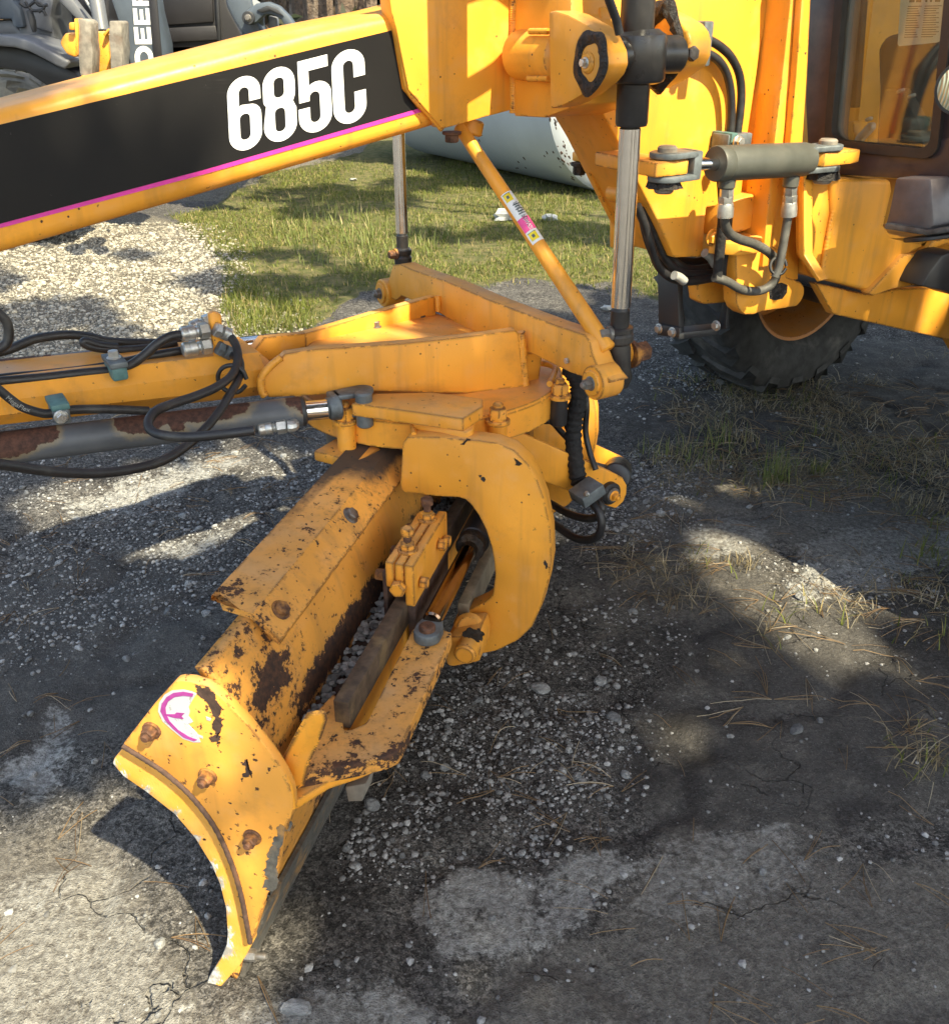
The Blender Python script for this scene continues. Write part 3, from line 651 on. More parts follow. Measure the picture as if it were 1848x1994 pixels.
# invented column above the picture, added to throw the gusset's band of shade
hc = Vector(eX * 1.115 + gX * 1.53); shade_col = rod('shade_column', (hc.x, hc.y, 1.735), (hc.x, hc.y, 2.25), .047, 'black_cyl', G, 24)
tube('hydraulic_hose', [hc + EX * .03 + ZX * 2.06, hc + EX * .12 + ZX * 2.07, hc + EX * .20 + ZX * 2.0, hc + EX * .13 + ZX * 1.92, hc + EX * .03 + ZX * 1.87], .016, 'rubber', shade_col)  # loop added with the column for its curved shadow
# --- hydraulic hose stand on the beam
PH = Wp(2.43)
st = plate('hose_bracket', [(408, 612), (418, 607), (428, 612), (436, 640), (438, 690), (440, 704), (419, 700), (414, 655)], PH, .016, 'yellow', draw, bev=.003)
plate('hose_bracket', [(414, 616), (424, 608), (432, 613), (440, 700), (424, 704)], shifted(PH, .035), .016, 'yellow', draw, bev=.003)
def fitting(P0, P1, r, parent, mat='zinc'):
    """crimped ferrule, hex nut and neck of a hose end, from hose to port"""
    bm = bmesh.new(); A = Vector(P0); B = Vector(P1)
    q = lambda t: A + (B - A) * t
    add_lathe(bm, A, q(.50), [(0, r), (.1, r * 1.22), (.45, r * 1.22), (.5, r * 1.16), (.55, r * 1.22), (.95, r * 1.22), (1, r * 1.0)], 14)
    add_lathe(bm, q(.49), q(.68), [(0, r * .75), (.5, r * 1.0), (1, r * .75)], 12)
    add_hex(bm, q(.66), q(1.), r * 1.35)
    return fin('hose_fitting', bm, mat, parent)
fitting(on(352, 651, PH), on(408, 642, PH), .013, draw); fitting(on(356, 682, PH), on(412, 672, PH), .013, draw)
fitting(on(448, 653, shifted(PH, -.01)), on(418, 640, shifted(PH, -.01)), .012, draw); fitting(on(452, 690, shifted(PH, -.01)), on(424, 676, shifted(PH, -.01)), .012, draw, 'clamp')
fitting(on(372, 640, shifted(PH, .05)), on(412, 622, shifted(PH, .05)), .012, draw)
PHo = Wp(2.43)
hr = 9.2
hose('hydraulic_hose', [(-120, 775), (-40, 747), (0, 743), (80, 736), (160, 727), (220, 721), (254, 711), (285, 689), (305, 671), (330, 656), (354, 651)], PHo, hr, 'rubber', draw)
hose('hydraulic_hose', [(-120, 756), (0, 737), (100, 727), (190, 716), (250, 703), (300, 692), (358, 682)], shifted(PHo, .035), 8.5, 'rubber', draw)
hose('hydraulic_hose', [(-60, 700), (-20, 690), (20, 680), (70, 660), (130, 652), (175, 656), (215, 665), (300, 668), (345, 662), (385, 645)], shifted(PHo, .16), 8.8, 'rubber', draw)
hose('hydraulic_hose', [(345, 667), (300, 676), (240, 681), (190, 678), (165, 670), (168, 664), (195, 672), (230, 676)], shifted(PHo, .10), 8.0, 'rubber', draw)
hose('hydraulic_hose', [(-30, 590), (0, 612), (14, 628), (18, 650), (12, 670), (-10, 682), (-60, 696)], shifted(PHo, .02), 9.5, 'rubber', draw)
hose('hydraulic_hose', [(-60, 720), (-10, 752), (20, 776), (45, 793), (85, 805), (110, 803)], Wp(2.30), 9, 'rubber', draw)
hose('hydraulic_hose', [(120, 800), (160, 797), (220, 797), (290, 800)], Wp(2.34), 8.8, 'rubber', draw)
# zip-tied pair looping down to the swing cylinder
PLp = Wp(2.20)
hose('hydraulic_hose', [(446, 652), (458, 668), (464, 690), (460, 715), (448, 735), (420, 755), (380, 772), (335, 787), (305, 800), (290, 820), (295, 838), (320, 848), (370, 851), (430, 846), (496, 838)], shifted(PHo, -.01), hr, 'rubber', draw, plane2=Wp(1.98))
hose('hydraulic_hose', [(450, 690), (466, 700), (468, 725), (460, 748), (447, 770), (425, 805), (395, 840), (355, 875), (310, 900), (250, 915), (180, 922), (100, 918), (0, 904), (-100, 890)], shifted(PHo, -.015), hr, 'rubber', draw, plane2=Wp(1.90))
P_t = on(453, 738, Wp(2.33)); tube('cable_tie', [Vector(P_t) + Vector((math.cos(t), 0, math.sin(t))) * .030 for t in np.linspace(0, 5.8, 9)], .005, 'rubber', draw, 6)
# hose clamps
def clampb(cx, cy, plane, w, h, d, parent, m1, m2, b=True):
    c = Vector(on(cx, cy, plane)); s = wr(c, 1)
    k = box('hose_clamp', c, [EX, GX, ZX], (w * s / 2, d / 2, h * s / 2), m1, parent, .005)
    box('clamp_cap', c + ZX * (h * s / 2 + .006), [EX, GX, ZX], (w * s * .56, d * .55, .006), m2, k, .002)
    if b: bolt(c + ZX * (h * s / 2 + .011), ZX, .011, .016, 'zinc', k)
    return k
clampb(227, 720, shifted(PHo, -.005), 30, 26, .07, draw, 'teal', 'clamp')
k = clampb(117, 803, Wp(2.31), 30, 30, .06, draw, 'clamp', 'teal', False); bolt(on(120, 812, Wp(2.25)), -GX, .010, .012, 'zinc', k)

# --- swing cylinders
def swing(p0, p1, r0, z0, z1, parent):
    A = Vector(on(*p0, Zr(z0))); B = Vector(on(*p1, Zr(z1))); r = wr(B, r0)
    c = thing('swing_cylinder', None, None); c.parent = parent; c.matrix_parent_inverse = Matrix.Translation(-parent.location)
    bm = bmesh.new(); L = (B - A).length; n = 90
    add_lathe(bm, A, B, [(i / n, r) for i in range(n - 2)] + [(1 - .004, r), (1, r * .93)], 48)
    o = fin('barrel', bm, 'grey_cyl', c); return c, o, A, B, r
sw, brl, A, B, rs = swing((-260, 905), (588, 801), 29.5, .88, .88, G)
V = np.array([v.co[:] for v in brl.data.vertices]); q = project(V)
RZ = [[(-300, 850), (60, 815), (112, 823), (110, 850), (70, 872), (0, 892), (-300, 915)], [(205, 810), (225, 805), (228, 835), (262, 845), (300, 838), (330, 825), (430, 815), (480, 800), (492, 782), (400, 785), (300, 796)],
      [(330, 825), (355, 822), (360, 836), (336, 840)], [(556, 770), (586, 768), (590, 800), (575, 795)]]
rv = np.max([np.clip(.55 - sdpoly(q, p) / 50, 0, 1) for p in RZ], 0)
rv *= np.clip((V[:, 2] - (A.z - .042)) / .02, 0, 1); setattr_f(brl, 'rust', rv)
dB = (B - A).normalized()
rod('gland', B - dB * .012, B + dB * .008, rs * .98, 'ldr_dark', sw, 40)
Rr0 = B; Rr1 = Vector(on(642, 796, Zr(.881)))
rod('rod', Rr0, Rr1, .0215, 'chrome', sw)
cl = rod('rod_end', Rr1 - dB * .004, Vector(on(660, 791, Zr(.882))), .026, 'clamp', sw, 24, .030)
zc = .882
def clev(P0, d, z, mat='clamp', L=.12, w=.033, gap=.030, t=.014, parent=None):
    d = Vector(d); d.z = 0; d.normalize(); s = Vector((-d.y, d.x, 0)); bm = bmesh.new()
    for zz in (z + gap / 2, z - gap / 2 - t):
        o = Vector((P0[0], P0[1], zz)); pts = [o - s * w * .8, o + d * (L - w) - s * w]
        for t_ in np.linspace(-90, 90, 9): pts.append(o + d * (L - w) + d * w * math.cos(R(t_)) + s * w * math.sin(R(t_)))
        pts += [o + s * w * .8]
        prism(bm, pts, (0, 0, t), .003)
    o = Vector((P0[0], P0[1], z - gap / 2 - t)); prism(bm, [o - s * w * .8 - d * .012, o + d * .012 - s * w * .8, o + d * .012 + s * w * .8, o - d * .012 + s * w * .8], (0, 0, gap + 2 * t), .004)
    return fin('clevis', bm, mat, parent)
ck = clev(on(652, 789, Zr(zc)), Vector(on(708, 779, Zr(zc))) - Vector(on(652, 789, Zr(zc))), zc, parent=sw, L=.092, w=.026, gap=.034, t=.011)
pp = on(708, 768, Zr(zc + .03)); rod('clevis_pin', (pp[0], pp[1], zc - .045), (pp[0], pp[1], zc + .036), .019, 'clamp', ck)
Pk0 = Vector(on(494, 828, Zr(.862))); Pk1 = Vector(on(548, 820, Zr(.866)))
fitting(Pk0 - GX * .03, Pk1 - GX * .03, .012, sw)
bm = bmesh.new(); add_tube(bm, spline([Pk1 - GX * .034, Vector(on(560, 818, Zr(.866))) - GX * .034, Vector(on(566, 808, Zr(.87)))]), .013, 10); fin('elbow', bm, 'zinc', sw)
sw2, b2, A2, B2, r2 = swing((-260, 748), (440, 676), 20, .88, .88, G)
V = np.array([v.co[:] for v in b2.data.vertices]); q = project(V); setattr_f(b2, 'rust', np.clip(.75 - (q[:, 0] - 20) / 300, 0, .8))
rod('rod', B2, on(545, 664, Zr(.88)), .022, 'chrome', sw2)

# --- blade arms under the turntable
tong = c5([(205, 970), (345, 908), (640, 903), (760, 912), (975, 945), (975, 985), (858, 1062)])
ZT = Zr(.897); ton = solid('tongue_plate', [on(x, y, ZT) for x, y in [(684, 785), (731, 766), (839, 763), (941, 776), (940, 791), (902, 815)]], (0, 0, -.030), 'yellow_worn', circ, .003)
solid('arm_neck', [on(x, y, Zr(.868)) for x, y in [(803, 818), (806, 800), (926, 806), (922, 836), (908, 842)]], (0, 0, -.07), 'yellow', circ, .006)
AC = 1.755; PCp = Ap(AC)
Cpx = [(793, 851), (784, 864), (779, 942), (781, 953), (789, 960), (803, 961), (850, 967), (890, 969), (906, 973), (918, 984), (932, 1004), (946, 1032), (957, 1066), (962, 1095), (964, 1120), (959, 1160), (943, 1173), (906, 1190), (890, 1199), (882, 1214), (883, 1234), (896, 1256), (918, 1270), (936, 1274), (969, 1267), (1009, 1247), (1036, 1221), (1056, 1177), (1068, 1131), (1074, 1091), (1072, 1034), (1060, 974), (1046, 935), (1029, 905), (1000, 876), (966, 863), (933, 858), (890, 855), (850, 851)]
def c_arm(shift, nm):
    P = [Vector(on(x, y, PCp)) + AX * shift for x, y in Cpx]
    return solid(nm, P, AX * .052, 'yellow_worn', circ, .004)
carm = c_arm(0, 'blade_arm'); c_arm(.70, 'blade_arm')
weld('weld_bead', [on(x, y, Zr(.85)) for x, y in ((803, 822), (804, 834), (806, 846))], .006, carm)
# far arms that carry the tilt pin
PA1 = Wp(2.10); PA2 = Wp(2.40)
a1 = plate('tilt_arm', c5([(1080, 1118), (1195, 1142), (1260, 1168), (1500, 1275), (1740, 1378), (1790, 1405), (1815, 1450), (1812, 1500), (1795, 1545), (1750, 1585), (1700, 1570), (1640, 1540), (1520, 1502), (1330, 1425), (1060, 1340)]), PA1, .030, 'yellow', G, .004)
a2 = plate('tilt_arm', c5([(1230, 1040), (1330, 1062), (1545, 1172), (1800, 1290), (1838, 1325), (1842, 1370), (1825, 1420), (1780, 1420), (1560, 1300), (1230, 1230)]), PA2, .030, 'yellow', G, .004)
pc = Vector(on(1193, 964, shifted(PA1, -.02)))
rod('bush', pc, pc + GX * .03, wr(pc, 23), 'rubber', a1, 32, ch=.008); rod('washer', pc - GX * .006, pc + GX * .01, wr(pc, 15), 'bolt', a1, 24)
bolt(pc - GX * .004, -GX, wr(pc, 8.5), .016, 'yellow', a1, .006)
rod('pivot_tube', on(1199, 930, shifted(PA1, .05)), on(1203, 915, shifted(PA2, -.02)), .040, 'black_cyl', a1, 32)
solid('link', [on(x, y, Zr(.56)) for x, y in ((1128, 890), (1185, 905), (1185, 925), (1128, 915))], (0, 0, -.03), 'black_cyl', a1)

# --- sleeved hose bundle and its loop
PSl = Sp(1.68)
slv = hose('hose_sleeve', [(1108, 716), (1120, 732), (1127, 752), (1126, 779), (1119, 812), (1116, 845), (1118, 879), (1122, 912), (1128, 938), (1138, 952)], PSl, 16.5, 'sleeve', G, rf=lambda i: 1 + .10 * math.sin(i * 1.9) + random.uniform(-.07, .07))
clp = box('hose_clamp', on(1143, 958, shifted(PSl, -.02)), [(EX * .9 + ZX * .35).normalized(), GX, (ZX * .9 - EX * .35).normalized()], (.034, .03, .016), 'clamp', slv, .004)
bolt(on(1142, 962, shifted(PSl, -.045)), -EX, .006, .006, 'zinc', clp)
hose('hydraulic_hose', [(1145, 970), (1158, 985), (1168, 1002), (1171, 1024), (1163, 1044), (1143, 1052), (1116, 1046), (1083, 1024), (1060, 1008)], shifted(PSl, -.01), 8.2, 'rubber', slv)
hose('hydraulic_hose', [(1155, 968), (1168, 982), (1171, 995), (1160, 1008), (1136, 1009), (1106, 1000), (1080, 985), (1060, 975)], shifted(PSl, .02), 8.0, 'rubber', slv)
hose('hydraulic_hose', [(1136, 740), (1142, 790), (1140, 840), (1148, 880), (1160, 915)], Sp(1.75), 6, 'rubber', slv)
hose('hydraulic_hose', [(1060, 820), (1075, 822), (1092, 840), (1110, 860)], Wp(2.25), 6, 'rubber', slv)
hose('guard_pipe', [(1042, 708), (1060, 708), (1080, 715), (1078, 730), (1070, 748)], Zr(zk(.68)), 6, 'yellow', circ)

# --- the blade
bl = thing('blade', None, None); bl.parent = G; bl.matrix_parent_inverse = Matrix.Translation(-G.location)
def AB(a, b, z): return Vector(aX * a + bX * b + UP * z)
A0 = .993
prof = [(-.690, .755), (-.668, .715), (-.650, .665), (-.638, .61), (-.632, .55), (-.634, .49), (-.643, .42), (-.656, .34), (-.674, .25), (-.695, .15), (-.720, .06), (-.738, .004)]
pr = spline([Vector((x, 0, z)) for x, z in prof], 6)
na = 240; aa = np.linspace(A0 + .034, 3.05, na); npf = len(pr); th = .022
V = []; 
for a in aa:
    for p in pr: V.append(AB(a, p.x, p.z))
for a in aa:
    for p in pr: V.append(AB(a, p.x - th, p.z))
F = []; N1 = na * npf
for i in range(na - 1):
    for j in range(npf - 1):
        q0 = i * npf + j; F.append((q0, q0 + 1, q0 + npf + 1, q0 + npf)); F.append((N1 + q0, N1 + q0 + npf, N1 + q0 + npf + 1, N1 + q0 + 1))
    for j in (0, npf - 1):
        q0 = i * npf + j; F.append((q0, q0 + npf, N1 + q0 + npf, N1 + q0) if j == 0 else (q0, N1 + q0, N1 + q0 + npf, q0 + npf))
for i in (0, na - 1):
    for j in range(npf - 1):
        q0 = i * npf + j; F.append((q0, N1 + q0, N1 + q0 + 1, q0 + 1))
mb = raw('moldboard', [v[:] for v in V], F, 'yellow_rusty', bl, smooth=True)
Vn = np.array([v[:] for v in V]); q = project(Vn)
RM = [[(598, 1300), (640, 1232), (690, 1165), (735, 1108), (770, 1060), (800, 1010), (830, 960), (900, 1000), (760, 1160), (640, 1330), (598, 1385), (575, 1360)], [(500, 1300), (530, 1265), (562, 1258), (580, 1290), (572, 1330), (545, 1352), (515, 1392), (480, 1378), (490, 1345)],
      [(410, 1325), (440, 1285), (452, 1258), (480, 1240), (500, 1262), (470, 1300), (440, 1335)], [(490, 1215), (520, 1222), (545, 1252), (532, 1268), (505, 1248)], [(560, 1350), (640, 1290), (640, 1400), (560, 1420)]]
amt = [.80, .76, .60, .62, .55]
rv = np.max([np.clip(.5 - sdpoly(q, p) / 34, 0, 1) * m for p, m in zip(RM, amt)], 0)
zz = Vn[:, 2]; av = Vn @ aX
rv = np.maximum(rv, np.clip((.46 - zz) / .12, 0, .75) * np.clip((av - 1.1) / .35, .35, 1))
rv = np.maximum(rv, .43 * np.clip((1.60 - av) / .45, 0, 1))
setattr_f(mb, 'rust', rv); setattr_f(mb, 'dirt_shade', np.clip((av - 1.72) / .5, 0, .55) * np.clip((zz - .55) / .1, 0, 1))  # upper face darkens towards the far end
# angle guard bolted along the top
AF = 1.166
def along(name, pf, a0, a1, n, mat, parent, cut=None):
    V = []; m = len(pf); F = []
    for i in range(n + 1):
        a = a0 + (a1 - a0) * i / n
        for j, (b_, z_) in enumerate(pf): V.append(AB(a + (cut[j] if cut and i == 0 else 0), b_, z_))
    for i in range(n):
        for j in range(m):
            q0 = i * m + j; q1 = i * m + (j + 1) % m; F.append((q0, q1, q1 + m, q0 + m))
    bm = bmesh.new(); vs = [bm.verts.new(v) for v in V]
    for f in F: bm.faces.new([vs[k] for k in f])
    bm.faces.new(vs[:m][::-1]); bm.faces.new(vs[-m:]); bm.normal_update()
    return fin(name, bm, mat, parent), np.array([v[:] for v in V])
def sub(p, q, n): return [(p[0] + (q[0] - p[0]) * i / n, p[1] + (q[1] - p[1]) * i / n) for i in range(n)]
top_ = sub((-.762, .782), (-.681, .768), 8) + sub((-.681, .768), (-.636, .722), 6) + [(-.636, .722)]
und_ = [(b_ - .004, z_ - .011) for b_, z_ in top_[::-1]]
pf = top_ + und_
cutv = [(.045 * max(0, 1 - abs(b_ + .762) / .022)) for b_, z_ in pf]
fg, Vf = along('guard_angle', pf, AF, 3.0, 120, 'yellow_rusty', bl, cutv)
q = project(Vf); af = Vf @ aX; bfv = Vf @ bX
setattr_f(fg, 'rust', .33 + .12 * np.clip((-.64 - bfv) / -.02, 0, 1) + .1 * np.clip((1.4 - af) / .3, 0, 1))
dirt_shade = np.clip((af - 1.62) / .14, 0, 1) * np.clip((-.655 - bfv) / .03 + .45, .2, 1) + np.clip((-.728 - bfv) / .03, 0, .55) * np.clip((af - 1.2) / .3, .3, 1)  # dirt along the left edge; the far end has shade painted in
setattr_f(fg, 'dirt_shade', np.clip(dirt_shade, 0, 1))
nrm = (BX * .72 + ZX * .69).normalized()
for x, y in ((547, 1188), (683, 1004)):
    d = ray(x, y); t = 1.25
    # meet the guard's lower leg
    n_ = np.array(nrm); c_ = n_ @ np.array(AB(1.5, -.658, .745)); P = on(x, y, (n_, c_))
    bolt(P, nrm, .014, .012, 'rusty_bolt' if y > 1100 else 'steel', fg)
# end plate, wear strip, bolts, decal
PE = Ap(A0)
end_out = [(340, 1328), (352, 1326), (372, 1328), (402, 1337), (430, 1358), (454, 1382), (480, 1409), (504, 1438), (524, 1463), (541, 1488), (555, 1512), (564, 1532), (570, 1555), (571, 1572), (566, 1592), (552, 1625), (540, 1698), (527, 1735), (512, 1770), (497, 1815), (489, 1838), (480, 1790), (470, 1740), (452, 1680), (420, 1610), (375, 1550), (325, 1505), (285, 1478), (239, 1450), (250, 1436), (300, 1372)]
ep = plate('end_plate', end_out, PE, .020, 'yellow_rusty', bl, bev=.003)
V = np.array([v.co[:] for v in ep.data.vertices]); setattr_f(ep, 'rust', np.full(len(V), .05)); setattr_f(ep, 'dirt_shade', np.zeros(len(V)))
def film(name, pts, plane, mat, parent, rust=0, dirt_shade=0, step=6, lift=.0008):
    """a thin worn or stained patch lying on a plate, as fine mesh with a wear attribute"""
    pts = np.array(pts); x0, y0 = pts.min(0) - 14; x1, y1 = pts.max(0) + 14
    xs = np.arange(x0, x1, step); ys = np.arange(y0, y1, step); XX, YY = np.meshgrid(xs, ys); Q = np.stack([XX.ravel(), YY.ravel()], 1)
    sd = sdpoly(Q, pts); P = [on(x, y, shifted(plane, -lift)) for x, y in Q]
    return Q, sd, P, XX.shape
wsx = [(219, 1487), (222, 1478), (237, 1460), (285, 1483), (330, 1512), (380, 1557), (425, 1617), (458, 1685), (476, 1742), (487, 1795), (492, 1838), (480, 1860), (468, 1880), (441, 1910), (421, 1933), (397, 1931), (408, 1902), (430, 1868), (441, 1841), (443, 1818), (440, 1770), (428, 1722), (412, 1685), (380, 1633), (340, 1586), (284, 1542), (240, 1512)]
ws = plate('wear_strip', wsx, shifted(PE, .014), .022, 'strip', bl, bev=.003)
bmx = bmesh.new(); bmx.from_mesh(ws.data); bmesh.ops.triangulate(bmx, faces=[f for f in bmx.faces if len(f.verts) > 4])
bmesh.ops.subdivide_edges(bmx, edges=[e for e in bmx.edges if e.calc_length() > .02], cuts=3, use_grid_fill=True); bmx.to_mesh(ws.data); bmx.free()
V = np.array([v.co[:] for v in ws.data.vertices]); q = project(V)
front = np.array([(219, 1487), (240, 1512), (284, 1542), (340, 1586), (380, 1633), (412, 1685), (428, 1722), (440, 1770), (443, 1818), (441, 1841), (408, 1902), (397, 1931)])
dmin = np.min(np.hypot(q[:, None, 0] - front[None, :, 0], q[:, None, 1] - front[None, :, 1]), 1)
setattr_f(ws, 'rust', np.clip(.85 - dmin / 42, 0, .75) + np.clip((q[:, 1] - 1840) / 60, 0, .3))
weld('rust_edge', [on(x, y, shifted(PE, -.001)) for x, y in ((240, 1452), (285, 1480), (325, 1507), (375, 1552), (420, 1612), (452, 1682), (470, 1742), (480, 1792), (488, 1836))], .0050, ep, 'rust')
for x, y in ((297, 1421), (406, 1510), (493, 1629)):
    bolt(on(x, y, PE), -AX, .0122, .018, 'rusty_bolt', ep, .007)
# remains of the round decal
cx, cy = 356, 1396
Q1 = [(x, y) for x, y in c7([(463, 690), (470, 640), (500, 595), (545, 570), (610, 565), (660, 577), (688, 590), (672, 612), (655, 640), (640, 668), (648, 692), (640, 720), (665, 752), (640, 770), (690, 820), (710, 872), (670, 872), (610, 852), (545, 800), (490, 750)])]
tornp = plate('torn_decal', Q1, shifted(PE, -.0012), .002, 'torn', ep, bev=0)
ringo = c7([(476, 690), (484, 648), (512, 608), (552, 584), (610, 577), (668, 588), (664, 606), (610, 600), (560, 608), (522, 634), (506, 672), (510, 705), (530, 748), (580, 800), (640, 838), (692, 858), (672, 866), (612, 845), (552, 795), (505, 745)])
plate('decal_ring', ringo, shifted(PE, -.0020), .002, 'purple', ep, bev=0)
plate('decal_mark', c7([(500, 708), (560, 708), (570, 698), (618, 702), (600, 720), (612, 735), (560, 730), (530, 722)]), shifted(PE, -.0020), .002, 'purple', ep, bev=0)
for pl_ in ([(742, 722), (772, 735), (768, 748), (748, 742)], [(692, 828), (722, 838), (724, 850), (700, 842)]): plate('decal_scrap', c7(pl_), shifted(PE, -.0012), .002, 'torn', ep, bev=0)
def smear(name, pts, plane, mat, parent, seed, amp=3.0, n=3):
    rnd = random.Random(seed); out = [tuple(p) for p in pts]; am = amp * 1.4
    for lv in range(4):
        nx = []
        for i in range(len(out)):
            a = out[i]; b = out[(i + 1) % len(out)]; L = math.hypot(b[0] - a[0], b[1] - a[1]); nx.append(a)
            if L > 1.6: nx.append(((a[0] + b[0]) / 2 + rnd.gauss(0, min(am, L * .3)), (a[1] + b[1]) / 2 + rnd.gauss(0, min(am, L * .3))))
        out = nx; am *= .62
    return plate(name, out, plane, .0015, mat, parent, bev=0)
PE1 = shifted(PE, -.0011)
smear('rust_stain', c7([(680, 535), (740, 545), (790, 590), (850, 680), (825, 710), (830, 800), (800, 850), (790, 800), (795, 720), (760, 660), (685, 580)]), PE1, 'rust', ep, 1, 2.5)
smear('rust_stain', c7([(775, 835), (825, 860), (815, 900), (775, 870)]), PE1, 'rust', ep, 2, 3)
smear('paint_chip', c7([(945, 990), (985, 975), (990, 990), (985, 1030), (1010, 1080), (955, 1060), (975, 1040)]), PE1, 'rust', ep, 3, 2)
smear('scuff', [(566, 1600), (553, 1625), (541, 1700), (520, 1755), (511, 1730), (519, 1690), (533, 1640), (545, 1605)], PE1, 'scuff', ep, 4, 6)
weld('weld_bead', [on(x, y, shifted(PE, .006)) for x, y in ((402, 1336), (430, 1357), (455, 1382), (481, 1409), (505, 1438), (542, 1488), (565, 1532), (572, 1572))], .005, ep)
# bolts of the cutting edge sticking out behind
for x, y, a in ((500, 1800, 1.06), (508, 1868, 1.02)):
    P = Vector(on(x, y, Ap(a))); bolt(P - BX * .05, (BX + ZX * .2), .012, .045, 'steel', bl, .02, washer=False)
along('cutting_edge', [(-.690, .16), (-.680, .16), (-.726, .004), (-.736, .004)], A0 + .04, 3.05, 8, 'scuff', bl)
# gusset behind the end plate and L bracket for the side-shift rod
GB = [(540, 1502), (552, 1468), (575, 1425), (598, 1385), (609, 1393), (611, 1407), (600, 1440), (578, 1490), (566, 1540)]
gp = plate('gusset', GB, Ap(1.03), .014, 'yellow_worn', bl, bev=.003, ext=AX * .012 + BX * .02)
ZB = Zr(.555)
LB = [(803, 1226), (812, 1221), (858, 1224), (880, 1232), (872, 1255), (845, 1315), (815, 1380), (787, 1442), (775, 1462), (755, 1472), (690, 1488), (616, 1502), (566, 1512), (562, 1490), (590, 1425), (610, 1392), (650, 1350), (668, 1372), (668, 1416), (672, 1421), (686, 1420), (712, 1408), (722, 1392), (760, 1312)]
lb = solid('shift_bracket', [on(x, y, ZB) for x, y in LB], (0, 0, -.030), 'yellow_rusty', bl, .0025)
bm = bmesh.new(); bm.from_mesh(lb.data); bmesh.ops.triangulate(bm, faces=[f for f in bm.faces if len(f.verts) > 4])
for _ in range(2): bmesh.ops.subdivide_edges(bm, edges=[e for e in bm.edges if e.calc_length() > .025], cuts=1, use_grid_fill=False); bmesh.ops.triangulate(bm, faces=bm.faces[:])
for f in bm.faces: f.smooth = False
bm.to_mesh(lb.data); bm.free()
V = np.array([v.co[:] for v in lb.data.vertices]); q = project(V)
d1 = np.abs(sdpoly(q, [(787, 1442), (775, 1462), (755, 1472), (690, 1488), (616, 1502), (566, 1512), (566, 1514), (690, 1492), (757, 1476), (779, 1465)]))
rv = np.clip(.66 - d1 / 60, 0, .56); rv = np.maximum(rv, np.clip(.55 - np.abs(sdpoly(q, [(600, 1490), (640, 1440), (690, 1430), (700, 1470), (640, 1495)])) / 80, 0, .42)); rv = np.maximum(rv, np.clip(.5 - np.hypot(q[:, 0] - 640, q[:, 1] - 1385) / 90, 0, .5)); rv = np.maximum(rv, .39 + (V[:, 2] < .545) * .12)
setattr_f(lb, 'rust', rv); setattr_f(lb, 'dirt_shade', np.zeros(len(V)))
solid('bracket_rib', [on(x, y, Zr(.525)) for x, y in ((566, 1516), (620, 1506), (700, 1491), (752, 1478), (700, 1500), (640, 1520), (575, 1560))], (0, 0, -.02), 'yellow_worn', bl, .003)
# slide rails, guide block with bolts, side-shift cylinder
def bar(name, a0, a1, b0, b1, z0, z1, mat, parent, bev=.003):
    return solid(name, [AB(a0, b0, z0), AB(a0, b1, z0), AB(a0, b1, z1), AB(a0, b0, z1)], AX * (a1 - a0), mat, parent, bev)
rl = bar('slide_rail', 1.178, 2.75, -.556, -.528, .545, .602, 'rail', bl, .0015)
bar('rail_web', 1.18, 2.75, -.553, -.532, .44, .544, 'yellow_worn', bl)
plate('rail_foot', [(672, 1533), (713, 1526), (706, 1561), (678, 1562)], Ap(1.19), .05, 'old_steel', bl, .003)
gb = thing('guide_block', None, None); gb.parent = G; gb.matrix_parent_inverse = Matrix.Translation(-G.location)
def gpx(x, y, z): return on(x, y, Zr(z))
zg = .690
q4 = [gpx(x, y, zg) for x, y in ((756, 1091), (812, 990), (868, 998), (811, 1103))]
a_lo, a_hi = 1.50, 1.725
bg0 = bar('block_plate', a_lo, a_hi, -.571, -.553, .632, zg, 'yellow_worn', gb, .003)
bar('block_plate', a_lo, a_hi, -.551, -.532, .630, zg - .001, 'yellow_worn', gb, .003)
bar('block_plate', a_lo - .004, a_hi + .01, -.530, -.510, .596, zg + .001, 'yellow_worn', gb, .003)
bar('block_liner', a_lo + .004, a_hi + .02, -.5285, -.5115, .47, .5955, 'rust', gb, .003)
bar('block_liner', a_lo + .01, a_hi, -.582, -.572, .50, .66, 'rust', gb, .003)
ledge = bar('ledge', 1.16, 2.75, -.655, -.557, .490, .512, 'rust', bl, .003)
bar('lower_channel', 1.745, 2.6, -.492, -.466, .38, .45, 'tan_steel', bl, .004)
for a_ in (a_lo + .055, a_hi - .035):
    P = AB(a_, -.541, zg); nb = bolt(P, ZX, .016, .018, 'yellow_worn', gb); bolt(P + ZX * .018, ZX, .0085, .016, 'rusty_bolt', gb, washer=False); bolt(P + ZX * .032, ZX, .0135, .020, 'yellow_worn' if a_ < 1.6 else 'rusty_bolt', gb, washer=False)
for a_, z_ in ((a_lo + .03, zg - .055), (a_hi - .03, zg - .05), (a_lo + .16, zg - .04)): bolt(AB(a_, -.510, z_), BX, .013, .018, 'yellow_worn', gb, washer=False)
for a_, z_ in ((a_lo + .03, zg - .05), (a_hi - .10, zg - .05), (a_hi, zg - .05)): bolt(AB(a_, -.572, z_), -BX, .013, .03, 'rusty_bolt', gb, washer=False)
bolt(AB(a_lo - .002, -.541, zg - .05), -AX, .017, .02, 'yellow_worn', gb, washer=False); 
ss = thing('shift_cylinder', None, None); ss.parent = G; ss.matrix_parent_inverse = Matrix.Translation(-G.location)
ep0 = Vector(on(832, 1222, Zr(.585))); bsh = ep0.dot(BX); ash = ep0.dot(AX); zs = .580
rod('rod', AB(ash + .03, bsh, zs), AB(1.93, bsh, zs), .0195, 'bronzed', ss)
